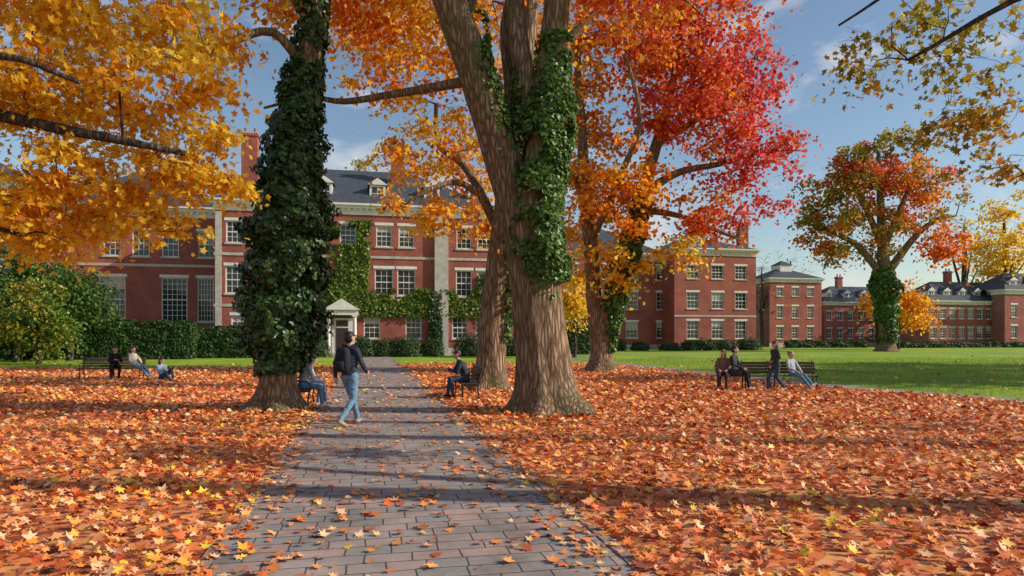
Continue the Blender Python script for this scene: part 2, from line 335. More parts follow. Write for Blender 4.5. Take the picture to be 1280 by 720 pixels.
# ------------------------------------------------------------ fallen leaves
def scatter():
    def dens(l): return np.where(l<9,170,np.where(l<20,170*(9/l)**1.1,170*(9/20)**1.1*(20/l)**1.9))
    ls=np.linspace(2.6,62,3000); pdf=dens(ls)*ls*1.75; tot=float(((pdf[1:]+pdf[:-1])/2*np.diff(ls)).sum())
    n=int(tot); cdf=np.cumsum(pdf)/pdf.sum(); l=np.interp(rng.random(n),cdf,ls); a=rng.uniform(-.87,.87,n)
    x=a*l; y=l; s,t=w2st(x,y)
    ins=inpoly(x,y,LITPOLY)
    jx=x+rng.normal(size=n)*1.2; jy=y+rng.normal(size=n)*2.0; near=inpoly(jx,jy,LITPOLY)
    keep=ins.copy()|(near&(rng.random(n)<.45))|(rng.random(n)<.015)
    nz=np.array([noise.noise(Vector((p*.9,q*.9,0)))+.6*noise.noise(Vector((p*2.8,q*2.8,4))) for p,q in zip(x,y)])
    onp=(s>S0-.1)&(s<S1+.1); de=np.minimum(s-S0,S1-s)
    pp=.09+.18*np.clip(nz+.15,0,1)+.75*np.exp(-np.maximum(de,0)/.12)+ .26*np.exp(-np.maximum(de,0)/.4)*np.clip(nz+.4,0,1)
    keep=np.where(onp,rng.random(n)<pp*np.where(y>42,.25,1),keep)
    rx=np.interp(y,[p[1] for p in RP],[p[0] for p in RP]); side=np.abs(x-rx)<.6; keep&=~(side&(rng.random(n)<.85))
    keep&=onp|(rng.random(n)<.86+.3*nz)
    x,y,s,nz,onp=x[keep],y[keep],s[keep],nz[keep],onp[keep]; n=len(x)
    edge=np.clip(np.maximum(S0-s,s-S1)/.25,0,1)
    z=np.where(onp,.022+rng.random(n)*.01,.02+rng.random(n)*(.02+.045*edge)*(1+.5*nz))
    tilt=np.where(onp,.22,.48)
    nn=rng.normal(size=(n,3))*tilt[:,None]; nn[:,2]=1; nn[:,0]+=.06
    sz=rng.uniform(.05,.135,n)*np.interp(y,[0,12,40],[1.,1.05,1.6])
    C=np.stack([x,y,z],1); k=y<13
    e=empty('fallen_leaves')
    leaves('near_leaves',C[k],nn[k],sz[k],MAPLE,[L_FALL],None,e)
    leaves('far_leaves',C[~k],nn[~k],sz[~k],PENT,[L_FALL],None,e)
scatter(); print('LEAVES fallen',NLEAF)
n=70000; l=15+40*rng.random(n)**1.3; a=rng.uniform(.05,.86,n); x=a*l; y=l
rx=np.interp(y,[p[1] for p in RP],[p[0] for p in RP]); k=x>rx+.62; x,y=x[k],y[k]
leaves('lawn_grass',np.stack([x,y,np.zeros(len(x))],1),rng.normal(size=(len(x),3)),rng.uniform(.05,.11,len(x))*np.interp(y,[15,50],[1,1.7]),BLADE,[L_GRS],up=True)
# ------------------------------------------------------------ trees
l=15.6
lim=[[pr(687,517,l,.72),pr(681,470,l,.65),pr(674,400,l,.59),pr(668,330,l,.58),pr(665,285,l,.60),pr(668,240,l,.5)],
 [pr(655,300,l,.42),pr(636,225,l,.44),pr(610,140,l-.2,.41),pr(585,65,l-.3,.38),pr(562,0,l-.4,.36),pr(535,-90,l-.5,.30),pr(500,-200,l-.8,.22),pr(480,-300,l,.12)],
 [pr(668,290,l,.50),pr(678,210,l,.46),pr(683,150,l,.42),pr(688,90,l,.36),pr(695,20,l,.31),pr(703,-80,l,.26),pr(730,-200,l,.18),pr(750,-300,l,.08)],
 [pr(676,170,l,.30),pr(660,110,l,.26),pr(647,40,l+.2,.23),pr(640,-40,l+.4,.19),pr(620,-150,l+.6,.12)],
 [pr(625,190,l,.24),pr(640,120,l+.4,.18),pr(632,30,l+.6,.13),pr(655,-60,l+1,.09)],
 [pr(590,100,l-.2,.13),pr(550,108,l,.11),pr(490,118,l+.3,.09),pr(430,127,l+.5,.075),pr(385,122,l+.5,.055),pr(330,135,l+.6,.03)],
 [pr(570,40,l-.3,.14),pr(590,-20,l+.5,.1),pr(500,-60,l+1,.08),pr(420,-50,l+1.5,.04)],
 [pr(705,-20,l,.12),pr(760,-40,l+.5,.09),pr(830,-20,l+1.2,.06),pr(880,20,l+2,.03)]]
M1=[L_ORY,L_ORG,L_RED,L_YEL]
rgs=[reg(515,15,17.5,90,40,2,34,62,.36,.16,[0,0,1,3]),reg(600,80,18.5,50,60,1.5,16,55,.36,.16,[0,1]),
 reg(490,-110,16,150,80,3,44,50,.5,.17,[0,1]),reg(760,-90,16,170,70,3,44,50,.5,.17,[1,2]),reg(780,5,17,80,30,1.5,20,52,.34,.15,[1,2,0]),
 reg(525,150,18,40,20,1.2,6,50,.3,.15,[0,3])]
e,bs=tree('unseen_maple_tree',(P(687,517,l)[0],l),lim,rgs,BARK,STAR,M1,flare=.85,trunk_sides=40)
ivy(e,bs,[pr(684,355,l-.15,.50),pr(676,300,l-.15,.60),pr(674,250,l-.1,.62),pr(682,190,l,.60),pr(686,130,l,.55),pr(690,80,l,.42),pr(693,45,l,.34)],9500,.115,L_IVM,ang=(-.95,1.1),thick=.27,gap=-.30)
ivy(e,bs,[pr(655,300,l,.48),pr(640,230,l,.48),pr(612,150,l-.2,.45),pr(594,90,l-.3,.42),pr(588,20,l,.36)],1500,.105,L_IVM,ang=(-.35,.42),name='ivy_strand',thick=.1)
ivy(e,bs,[pr(690,372,l-.35,.14),pr(668,345,l-.45,.22),pr(672,300,l-.5,.25)],800,.115,L_IVM,name='ivy_tip',thick=.5)
ivy(e,bs,[pr(640,190,l-.2,.2),pr(650,130,l-.1,.2),pr(648,85,l,.12)],700,.11,L_IVM,name='ivy_fork',thick=.4)
# left ivy-covered tree
l=15.9
lim=[[pr(345,512,l,.46),pr(347,480,l,.40),pr(352,400,l,.36),pr(360,300,l,.34),pr(370,200,l,.31),pr(382,100,l,.28),pr(394,20,l,.25),pr(402,-80,l,.2),pr(405,-220,l,.1)],
 [pr(385,90,l,.13),pr(340,40,l-.4,.1),pr(280,55,l-1,.08),pr(215,70,l-1.5,.06),pr(170,60,l-1.8,.04)],
 [pr(392,40,l,.12),pr(360,-10,l,.1),pr(300,-60,l,.08),pr(230,-80,l,.05)],
 [pr(398,-20,l,.12),pr(440,-60,l,.1),pr(500,-110,l,.06)]]
rgs=[reg(350,-50,16,90,50,2,26,60,.4,.16,[0,1,2]),reg(430,-70,17,90,50,2,20,55,.4,.16,[1,0]),reg(265,40,15,45,42,1,15,60,.3,.14,[2,2,0]),reg(445,20,17.5,50,35,1.2,14,60,.32,.15,[1,0,3]),reg(340,10,17,50,24,1,9,50,.3,.15,[2,0])]
e,bs=tree('ivy_covered_tree',(P(345,512,l)[0],l),lim,rgs,BARK,STAR,[L_ORY,L_ORG,L_YEL,L_RED],flare=.9,trunk_sides=34)
ivy(e,bs,[pr(350,468,l,.44),pr(348,445,l,.62),pr(350,410,l,.82),pr(356,360,l,.86),pr(360,320,l,.82),pr(362,260,l,.84),pr(368,190,l,.62),pr(376,130,l,.47),pr(384,80,l,.34),pr(393,20,l,.26),pr(398,-30,l,.24)],22000,.115,thick=.65,sc=2.0)
ivy(e,bs,[pr(352,450,l,.38),pr(353,380,l,.60),pr(362,260,l,.60),pr(368,190,l,.44),pr(384,80,l,.3)],7000,.15,name='ivy_inner',thick=.4,sc=1.7)
ivy(e,bs,[pr(392,25,l,.34),pr(397,-40,l,.3),pr(400,-90,l,.3)],500,.12,name='ivy_top',thick=.4)
# second tree behind
l=22.6
lim=[[pr(612,487,l,.60),pr(614,450,l,.50),pr(618,390,l,.46),pr(626,320,l,.44),pr(636,240,l,.40),pr(648,150,l,.34),pr(660,50,l,.28),pr(670,-80,l,.2),pr(675,-200,l,.1)],
 [pr(628,300,l,.18),pr(600,240,l+.5,.15),pr(578,205,l+.8,.13),pr(548,180,l+.8,.10),pr(545,130,l+.6,.07)],
 [pr(600,242,l+.5,.13),pr(570,228,l,.10),pr(535,238,l-.4,.08),pr(505,255,l-.5,.05),pr(470,262,l-.6,.03)],
 [pr(648,150,l,.2),pr(600,80,l,.15),pr(540,20,l,.1),pr(480,-20,l,.05)],
 [pr(655,100,l,.2),pr(720,40,l,.15),pr(780,-20,l,.1)]]
rgs=[reg(500,55,23,95,75,3,46,62,.42,.18,[0,0,1]),reg(545,195,23.5,65,45,2.2,26,62,.38,.17,[0,3,1]),reg(575,275,23.5,50,42,1.6,24,62,.36,.17,[3,0]),reg(500,245,22,55,16,1.2,9,50,.3,.15,[0]),
 reg(650,40,25,100,80,2,34,60,.5,.19,[0,1]),reg(690,-70,23,190,60,4,40,50,.6,.2,[0,1]),reg(610,180,26,60,80,1.5,26,60,.45,.19,[0,3])]
e,bs=tree('unseen_maple_tree',(P(612,487,l)[0],l),lim,rgs,BARK,STAR,M1,flare=.6)
ivy(e,bs,[pr(633,430,l-.2,.12),pr(636,380,l-.2,.22),pr(640,330,l-.2,.3),pr(640,260,l-.2,.3)],900,.17,L_IVM,thick=.3)
# third tree orange-red
l=35.0
lim=[[pr(752,464,l,.72),pr(752,445,l,.58),pr(753,420,l,.56),pr(757,395,l,.5),pr(768,370,l,.45)],
 [pr(748,420,l,.42),pr(742,370,l,.40),pr(738,300,l,.36),pr(730,230,l,.32),pr(728,170,l,.25),pr(722,80,l,.17),pr(725,-20,l,.08)],
 [pr(757,400,l,.46),pr(772,350,l,.44),pr(788,305,l,.42),pr(800,262,l,.38),pr(815,200,l,.30),pr(835,130,l,.22),pr(850,50,l,.14),pr(860,-60,l,.06)],
 [pr(805,240,l,.24),pr(850,215,l,.19),pr(900,205,l,.14),pr(950,190,l,.09),pr(1000,188,l,.04)],
 [pr(820,180,l,.2),pr(870,150,l,.15),pr(920,110,l,.1),pr(950,60,l,.05)],
 [pr(740,300,l,.2),pr(775,220,l-2,.16),pr(800,150,l-3,.12),pr(780,60,l-3,.07)],
 [pr(800,262,l,.2),pr(850,270,l-1,.14),pr(900,290,l-1.5,.08),pr(925,300,l-1.5,.04)],
 [pr(735,260,l,.2),pr(700,180,l+1,.15),pr(680,100,l+1,.09)]]
R3=[reg(780,65,35,75,95,4,66,76,.6,.25,[0,1,2]),reg(850,20,35,100,85,4,82,78,.6,.24,[1,2,2,3]),reg(870,125,34,80,68,3.5,66,76,.55,.24,[2,2,1,3]),reg(935,195,34.5,72,40,2.5,46,70,.48,.23,[3,2,3]),
 reg(920,85,35,55,80,2.5,52,74,.55,.24,[3,3,2]),reg(780,230,33,60,68,3,48,72,.52,.24,[0,1]),reg(770,320,34,58,38,2.5,34,66,.5,.23,[4,0]),reg(715,140,36,50,105,3,46,70,.6,.25,[0,1]),reg(885,262,34,55,42,2,36,66,.45,.22,[2,3,1]),
 reg(850,-60,35,140,60,4,50,60,.8,.27,[2,1]),reg(960,245,34.5,28,22,1,10,46,.35,.21,[3]),reg(712,260,35,30,70,2,20,66,.5,.23,[0,4]),reg(985,180,34.5,26,18,1,9,46,.35,.21,[3]),reg(850,310,33,30,25,1.5,10,50,.4,.21,[1,4])]
e,bs=tree('unseen_maple_tree',(P(752,464,l)[0],l),lim,R3,BARK,PENT,[L_ORY,L_ORG,L_RED,L_PNK,L_YEL],flare=.5,tw=1.6)
ivy(e,bs,[pr(762,440,l-.2,.25),pr(766,400,l-.2,.48),pr(775,350,l-.2,.58),pr(790,300,l-.1,.58),pr(800,262,l-.1,.5),pr(806,235,l,.32)],4200,.24,L_IVM,thick=.3)
# left yellow canopy tree (trunk outside the frame)
lim=[[(-12.5,8.5,0,.5),(-12.4,8.6,2,.42),(-12.2,8.8,4,.38),(-12,9,7,.3),(-11.6,9,10,.2)],
 [(-12.2,8.8,3.5,.2),(-10.5,9.3,4.6,.15),(-8.4,9.6,5.0,.11),(-6.5,9.8,4.7,.08),(-4.8,10.,4.4,.04)],
 [(-12.2,8.8,4.4,.2),(-10,9.0,6,.15),(-7.5,9.2,6.6,.1),(-5.,9.5,6.9,.06)],
 [(-12.1,8.9,3.2,.15),(-10.3,9.4,3.7,.11),(-8.6,9.7,3.6,.06),(-7.2,10,3.2,.03)],
 [(-10.2,9.0,5.9,.12),(-8.4,8.7,5.1,.08),(-6.6,8.7,5.3,.05),(-5.6,8.8,5.0,.03)],
 [(-12,9,6,.18),(-9,8,8.4,.12),(-5,8,9,.06)]]
rgs=[reg(80,120,10.4,140,80,1.5,66,84,.25,.13,[0,0,0,0,1]),reg(225,210,10.6,62,36,.8,24,75,.2,.125,[0,0,0,1]),reg(250,160,10.5,48,20,.6,12,70,.18,.12,[0]),reg(285,232,10.5,24,12,.4,6,60,.15,.12,[0]),
 reg(80,235,10.6,110,55,1.3,56,82,.23,.13,[0,0,1]),reg(190,270,10.6,55,26,.7,16,72,.18,.12,[0]),reg(90,0,10.4,150,60,1.7,54,76,.28,.135,[0,0,0,1]),
 reg(60,298,10.8,80,22,1,22,68,.18,.12,[0]),reg(240,90,10.4,50,30,.8,16,72,.22,.125,[0,0,1]),reg(255,20,10.4,45,28,.8,14,72,.22,.125,[0,1]),reg(0,-150,10.4,300,80,2.4,44,46,.4,.14,[0,1]),reg(-180,120,10,120,160,2,45,50,.4,.14,[0]),((-12,9,10.5),(3,3,2.5),30,46,.5,.15,0)]
tree('unseen_maple_tree',(-12.5,8.5),lim,rgs,BARKD,MAPLE,[L_YEL,L_ORY],flare=.6,tw=.9,dn=1.05)
# near right tree (trunk outside the frame) with overhanging sparse branches
lim=[[(12.9,5.9,0,.42),(12.8,5.9,2,.36),(12.8,5.95,4.5,.33),(12.7,6,8,.28),(12.6,6,12.5,.2),(12.5,6,14,.12)],
 [(12.8,5.9,4.2,.13),(10.8,6.8,5.6,.10),(8.6,7.6,6.1,.07),(6.6,8.3,6.0,.045),(5.0,8.6,5.2,.02)],
 [(12.8,5.95,5.2,.13),(10,7.4,6.8,.09),(7.6,8.6,7.0,.06),(5.6,9.2,6.6,.03),(4.5,9.4,6.0,.015)],
 [(10.8,6.8,5.6,.07),(8.8,7.8,4.9,.045),(7.3,8.8,4.3,.02),(6.9,9.2,3.9,.012)]]
rgs=[reg(1180,55,8.8,110,40,.7,30,26,.2,.12,[0,0,1]),reg(1235,130,9.0,60,50,.6,22,28,.18,.115,[0,1]),reg(1085,80,9.2,52,26,.4,13,20,.15,.11,[0,1]),reg(1180,165,9.2,60,24,.4,9,18,.14,.11,[0,1]),reg(1255,205,9.3,30,20,.4,7,24,.13,.11,[1]),reg(1250,-20,8.8,140,50,.9,26,26,.25,.12,[0]),
 ((12.6,6,14.5),(3.4,3,2.0),50,50,.5,.15,[0,1])]
tree('unseen_maple_tree',(12.9,5.9),lim,rgs,BARKD,MAPLE,[L_YGR,L_OLV],flare=.5,tw=.55)
def gtree(name,x,y,hh,cr,r0,mats,nc,nl,ls,ch=.34,mi=None,bark=BARKD,tmpl=PENT,tw=1.5,crr=.7,lobes=5,lo=.5,zr=.2):
    lim=[[(x,y,0,r0*1.1),(x+.1,y,hh*.15,r0*.95),(x-.05,y,hh*.33,r0*.85),(x+.1,y,hh*.55,r0*.7),(x,y,hh*.8,r0*.3)]]
    rg=[]
    for k in range(lobes):
        a=2*math.pi*k/lobes+random.random(); d=cr*.5
        c=(x+math.cos(a)*d,y+math.sin(a)*d,hh*random.uniform(lo,max(lo,.72))); z0=hh*(ch+.05)
        lim.append([(x,y,z0,r0*.4),((x*.5+c[0]*.5),(y+c[1])/2,(z0+c[2])/2,r0*.25),(c[0],c[1],c[2],r0*.1)])
        rg.append((c,(cr*.55,cr*.55,hh*zr),nc//(lobes+1),nl,crr,ls,mi or 0))
    rg.append(((x,y,hh*.82),(cr*.6,cr*.6,hh*zr*.9),nc//(lobes+1),nl,crr,ls,mi or 0))
    return tree(name,(x,y),lim,rg,bark,tmpl,mats,flare=.5,trunk_sides=14,tw=tw)
gtree('unseen_maple_tree',19,9.5,24,3.5,.30,[L_ORG],60,50,.25,ch=.7,lo=.85,zr=.08)
gtree('unseen_maple_tree',24,11.0,26,3.5,.24,[L_ORG],60,50,.25,ch=.7,lo=.85,zr=.08)
gtree('unseen_maple_tree',31,26,16,5,.4,[L_ORG,L_YEL],130,50,.45,mi=[0,1])  # this and next two: unseen trees right of frame, added to shade the lawn
gtree('unseen_maple_tree',39,31,17,6,.4,[L_ORG,L_YEL],130,50,.45,mi=[0,1])
gtree('unseen_maple_tree',49,39,20,7,.4,[L_ORG,L_YEL],130,50,.45,mi=[0,1])
# right distant big tree
l=84.
lim=[[pr(1108,439,l,1.1),pr(1108,420,l,.95),pr(1107,385,l,.9),pr(1105,345,l,.8),pr(1103,300,l,.6),pr(1100,240,l,.4),pr(1098,190,l,.2)],
 [pr(1106,350,l,.5),pr(1075,310,l,.4),pr(1040,290,l,.25),pr(1010,280,l,.1)],
 [pr(1107,345,l,.5),pr(1140,300,l,.4),pr(1170,275,l,.25),pr(1195,270,l,.1)],
 [pr(1104,310,l,.45),pr(1080,255,l,.3),pr(1060,215,l,.15)],[pr(1104,310,l,.45),pr(1130,250,l,.3),pr(1150,205,l,.15)]]
rgs=[reg(1100,215,84,58,42,6,50,95,.95,.44,[0,1,2]),reg(1045,255,84,46,45,5,42,95,.9,.42,[0,3,1]),reg(1150,245,84,50,48,5,46,95,.9,.42,[0,1,2]),reg(1026,305,84,34,28,4,24,90,.8,.42,[1,0]),reg(1178,300,84,30,24,4,22,90,.8,.42,[2,1]),reg(1100,290,84,60,38,5,24,80,.8,.40,[0,1]),reg(1105,172,84,30,12,3,10,70,.7,.40,[3]),reg(1140,188,84,34,17,3,12,70,.7,.40,[0]),reg(1065,195,84,30,17,3,10,70,.7,.40,[0,3])]
e,bs=tree('unseen_maple_tree',(P(1108,439,l)[0],l),lim,rgs,BARK,PENT,[L_OLV,L_ORG,L_RED,L_YGR],flare=.4,trunk_sides=18,tw=3)
ivy(e,bs,[pr(1108,428,l,.95),pr(1108,390,l,1.25),pr(1106,355,l,1.6),pr(1104,335,l,1.0)],3000,.45,L_IVM,thick=.5,sc=.7)
def ftree(name,u,v0,v1,l,ru,mats,nc,nl,ls,**k):
    p=P(u,422,l); hh=H0+(HV-v0)/F*l
    return gtree(name,p[0],l,hh,ru/F*l,.02*hh,mats,nc,nl,ls,**k)
ftree('unseen_maple_tree',1122,338,0,98,48,[L_ORY],80,75,.42,ch=.15,tw=2.5,crr=.9)
ftree('unseen_maple_tree',1255,235,0,128,48,[L_YEL],100,85,.55,ch=.3,tw=3,crr=1.2)
ftree('bare_tree',1205,240,0,140,34,[L_OLV],130,3,.4,ch=.25,tw=3,crr=1.2)
ftree('bare_tree',952,312,0,125,22,[L_OLV],110,2,.4,ch=.25,tw=3,crr=1.2)
ftree('bare_tree',1310,250,0,140,34,[L_OLV],110,6,.4,ch=.25,tw=3,crr=1.2)
ftree('bare_tree',988,300,0,150,30,[L_OLV],110,2,.4,ch=.25,tw=3,crr=1.4)
ftree('unseen_maple_tree',455,176,0,98,32,[L_YGR],70,60,.45,ch=.5,tw=2.5,crr=.9)
ftree('unseen_maple_tree',20,300,0,47,60,[L_GRN],170,85,.24,ch=.12,tw=1.6,crr=.6,lo=.35)
ftree('unseen_maple_tree',88,322,0,50,48,[L_GRN],140,85,.24,ch=.1,tw=1.6,crr=.6,lo=.32)
ftree('unseen_maple_tree',48,345,0,43,40,[L_YGR,L_IVL],100,80,.2,ch=.12,mi=[0,1,1],tw=1.3,crr=.5,lo=.3)
ftree('unseen_maple_tree',718,340,0,58,20,[L_YEL],50,70,.3,ch=.15,tw=1.6,crr=.6)
C=[];Nn=[];S=[]
for i in range(80):
    x=random.uniform(-260,330); y=random.uniform(190,240); hh=random.uniform(7,14); k=160
    q=rng.normal(size=(k,3)); q/=np.linalg.norm(q,axis=1)[:,None]; q*=(rng.random(k)**.33)[:,None]
    C.append(np.array([x,y,hh*.5])+q*np.array([7,4,hh*.5])); nn=q+rng.normal(size=(k,3))*.4; nn[:,2]+=.4; Nn.append(nn); S.append(rng.uniform(.9,2.0,k))
leaves('distant_trees',np.concatenate(C),np.concatenate(Nn),np.concatenate(S),PENT,[L_OLV])
# ------------------------------------------------------------ buildings
m,nt,N,L,b=newmat('red_brick'); BRICK=m
tc=N.new('ShaderNodeTexCoord'); mp=N.new('ShaderNodeMapping'); mp.inputs['Rotation'].default_value=(math.pi/2,0,0); L.new(tc.outputs['Object'],mp.inputs[0])
br=N.new('ShaderNodeTexBrick'); br.inputs['Scale'].default_value=1; br.inputs['Brick Width'].default_value=.24; br.inputs['Row Height'].default_value=.08; br.inputs['Mortar Size'].default_value=.006
br.inputs['Color1'].default_value=(.40,.090,.060,1); br.inputs['Color2'].default_value=(.28,.062,.044,1); br.inputs['Mortar'].default_value=(.34,.20,.16,1); L.new(mp.outputs[0],br.inputs['Vector'])
n1=N.new('ShaderNodeTexNoise'); n1.inputs['Scale'].default_value=.5; n1.inputs['Detail'].default_value=10; n1.inputs['Roughness'].default_value=.6; L.new(tc.outputs['Object'],n1.inputs['Vector'])
rr=ramp(N,[(.3,(.66,.64,.64)),(.7,(1.22,1.18,1.15))]); L.new(n1.outputs['Fac'],rr.inputs['Fac'])
mu=N.new('ShaderNodeMixRGB'); mu.blend_type='MULTIPLY'; mu.inputs[0].default_value=1; L.new(br.outputs['Color'],mu.inputs[1]); L.new(rr.outputs['Color'],mu.inputs[2]); L.new(mu.outputs[0],b.inputs['Base Color']); b.inputs['Roughness'].default_value=.85
TRIM=simple('white_trim',(.74,.71,.66),.6,.12,2); STONE=simple('limestone',(.48,.44,.38),.8,.18,2)
SLATE=simple('slate',(.06,.065,.08),.6,.3,3); DOOR=simple('door_paint',(.05,.03,.025),.5,.1)
m,nt,N,L,b=newmat('window_glass'); GLASS=m; b.inputs['Base Color'].default_value=(.025,.03,.035,1); b.inputs['Roughness'].default_value=.08; b.inputs['Specular IOR Level'].default_value=.7
n1=N.new('ShaderNodeTexNoise'); n1.inputs['Scale'].default_value=.9; tc=N.new('ShaderNodeTexCoord'); L.new(tc.outputs['Object'],n1.inputs['Vector']); bm=N.new('ShaderNodeBump'); bm.inputs['Distance'].default_value=.05; bm.inputs['Strength'].default_value=.5; L.new(n1.outputs['Fac'],bm.inputs['Height']); L.new(bm.outputs['Normal'],b.inputs['Normal'])
BLIND=simple('window_blind',(.45,.42,.36),.8,.1,3)
BM=[BRICK,TRIM,STONE,SLATE,GLASS,DOOR,BLIND]
def facade(mb,s0,s1,z0,z1,t,wins,lintel=1):
    xs=sorted(set([s0,s1]+[w[0]-w[2]/2 for w in wins]+[w[0]+w[2]/2 for w in wins]))
    xs=[x for x in xs if s0<=x<=s1]; zs=sorted(set([z0,z1]+[w[1]-w[3]/2 for w in wins]+[w[1]+w[3]/2 for w in wins]))
    for i in range(len(xs)-1):
        for j in range(len(zs)-1):
            cx=(xs[i]+xs[i+1])/2; cz=(zs[j]+zs[j+1])/2
            if any(abs(cx-w[0])<w[2]/2 and abs(cz-w[1])<w[3]/2 for w in wins): continue
            mb.quad((xs[i],t,zs[j]),(xs[i+1],t,zs[j]),(xs[i+1],t,zs[j+1]),(xs[i],t,zs[j+1]))
    for w in wins:
        sc,zc,ww,hh=w[:4]; nx,ny=(w[4],w[5]) if len(w)>5 else (3,4)
        a,b_,c,d=sc-ww/2,sc+ww/2,zc-hh/2,zc+hh/2; D=.26
        mb.quad((a,t,c),(a,t+D,c),(a,t+D,d),(a,t,d)); mb.quad((b_,t,c),(b_,t,d),(b_,t+D,d),(b_,t+D,c))
        mb.quad((a,t,d),(a,t+D,d),(b_,t+D,d),(b_,t,d)); mb.quad((a,t,c),(b_,t,c),(b_,t+D,c),(a,t+D,c),2)
        f=.10; g=t+.10
        mb.box(a,a+f,g,g+.12,c,d,1); mb.box(b_-f,b_,g,g+.12,c,d,1); mb.box(a+f,b_-f,g,g+.118,d-f,d,1); mb.box(a+f,b_-f,g,g+.118,c,c+f,1)
        mb.quad((a+f,g+.09,c+f),(b_-f,g+.09,c+f),(b_-f,g+.09,d-f),(a+f,g+.09,d-f),4)
        if random.random()<.35:
            k=random.uniform(.2,.55)*(hh-2*f); mb.quad((a+f,g+.083,d-f-k),(b_-f,g+.083,d-f-k),(b_-f,g+.083,d-f),(a+f,g+.083,d-f),6)
        iw=ww-2*f; ih=hh-2*f
        for k in range(1,nx): x=a+f+iw*k/nx; mb.box(x-.02,x+.02,g+.04,g+.075,c+f,d-f,1)
        for k in range(1,ny):
            z=c+f+ih*k/ny; th=.05 if k==ny//2 else .02; mb.box(a+f,b_-f,g+.036 if th<.03 else g+.02,g+.072,z-th,z+th,1)
        mb.box(a-.12,b_+.12,t-.10,t+.098,c-.14,c-.001,2)
        if lintel: mb.box(a-.14,b_+.14,t-.035,t+.02,d+.002,d+.26,1 if lintel==1 else 2)
def cornice(mb,s0,s1,t0,t1,z,hh=.9,ov=.55):
    mb.box(s0-.12,s1+.12,t0-.12,t1+.12,z-hh*1.1,z-hh*.5,1)
    mb.box(s0-ov*.6,s1+ov*.6,t0-ov*.6,t1+ov*.6,z-hh*.5+.002,z-hh*.2,1)
    mb.box(s0-ov,s1+ov,t0-ov,t1+ov,z-hh*.2+.002,z,1)
    x=s0
    while x<s1: mb.box(x,x+.22,t0-.30,t0-.122,z-hh*.72,z-hh*.5-.002,1); x+=.55
def hip(mb,s0,s1,t0,t1,z,rh,ov=.4,inset=None):
    s0-=ov;s1+=ov;t0-=ov;t1+=ov; i=inset or (t1-t0)/2; m_=min(i,(s1-s0)/2-.1); c=(t0+t1)/2
    tw=max(0,(t1-t0)/2-i)+.02
    v=[(s0,t0,z),(s1,t0,z),(s1,t1,z),(s0,t1,z),(s0+m_,c-tw,z+rh),(s1-m_,c-tw,z+rh),(s1-m_,c+tw,z+rh),(s0+m_,c+tw,z+rh)]
    mb.add(v,[[0,1,5,4],[1,2,6,5],[2,3,7,6],[3,0,4,7],[4,5,6,7]],3)
def chimney(mb,s,t,z0,z1,w=1.3,d=.9):
    mb.box(s-w/2,s+w/2,t-d/2,t+d/2,z0,z1,0); mb.box(s-w/2-.1,s+w/2+.1,t-d/2-.1,t+d/2+.1,z1+.001,z1+.25,0); mb.box(s-w/2-.02,s+w/2+.02,t-d/2-.02,t+d/2+.02,z1+.252,z1+.4,2)
    for k in(-.3,.3): mb.tube([(s+k*w,t,z1+.4),(s+k*w,t,z1+.9)],[.14,.11],8,mat=0)
def dormer(mb,s,t,z,w=1.5,hh=1.7,d=3):
    mb.box(s-w/2,s+w/2,t,t+d,z,z+hh,1); mb.box(s-w/2+.25,s+w/2-.25,t-.02,t+.05,z+.25,z+hh-.2,4)
    mb.box(s-.03,s+.03,t-.045,t-.02,z+.25,z+hh-.2,1); mb.box(s-w/2+.25,s+w/2-.25,t-.05,t-.022,z+hh*.5,z+hh*.5+.06,1)
    a=w/2+.2; v=[(s-a,t-.2,z+hh+.002),(s+a,t-.2,z+hh+.002),(s,t-.2,z+hh+.65),(s-a,t+d,z+hh+.002),(s+a,t+d,z+hh+.002),(s,t+d,z+hh+.65)]
    mb.add(v,[[0,1,2]],1); mb.add(v,[[1,4,5,2],[0,2,5,3],[3,5,4]],3)
def block(mb,s0,s1,t0,t1,z,wins,rh=4,ch=.9,lintel=1,base=True):
    facade(mb,s0,s1,0,z-ch*.5,t0,wins,lintel)
    for a in ((s0,t0,s0,t1),(s1,t1,s1,t0),(s1,t1,s0,t1)):
        mb.quad((a[0],a[1],0),(a[2],a[3],0),(a[2],a[3],z-ch*.5),(a[0],a[1],z-ch*.5))
    cornice(mb,s0,s1,t0,t1,z,ch)
    if base: mb.box(s0-.08,s1+.08,t0-.08,t0-.001,0,.7,2)
    if rh: hip(mb,s0,s1,t0,t1,z+.003,rh)
def building(name,s,t,mb):
    x,y=st2w(s,t); e=empty(name,(x,y,0),TH); mb.obj('walls_and_roof',BM,e,off=(s,t,0)); return e
TA=65.; TL=70.; mb=MB(); sA0,sA1=s_of(268,TA),s_of(622,TA)
W=[]
for u in (293,325,360,397,435,480,508,580,606):
    s=s_of(u,TA); 
    W.append((s,6.9,1.55 if u not in(480,508) else 1.7,2.5,3,4)); W.append((s,11.2,1.45,2.0,3,4))
for u in (300,345,385,465,517,575,604): W.append((s_of(u,TA),2.65,1.5,2.1,3,4))
block(mb,sA0,sA1,TA,TA+16,14.1,W,5)
mb.box(s_of(543,TA),s_of(560,TA),TA-.35,TA-.002,.0,13.1,2)
for z in (4.6,9.2): mb.box(sA0-.05,sA1+.05,TA-.07,TA-.001,z-.12,z+.12,2)
mb.box(s_of(269,TA),s_of(277,TA),TA-.05,TA-.0015,.72,13,2)
chimney(mb,s_of(497,TA+5),TA+5,15,20.6); chimney(mb,s_of(313,TA+6),TA+6,15,21.4,1.5,1.2)
for u in (340,405,472,540,595): dormer(mb,s_of(u,TA+1.5),TA+1.6,14.6)
sd0=s_of(427,TA-1.5); 
mb.box(sd0-1.5,sd0+1.5,TA-1.8,TA-.09,0,.3,2)
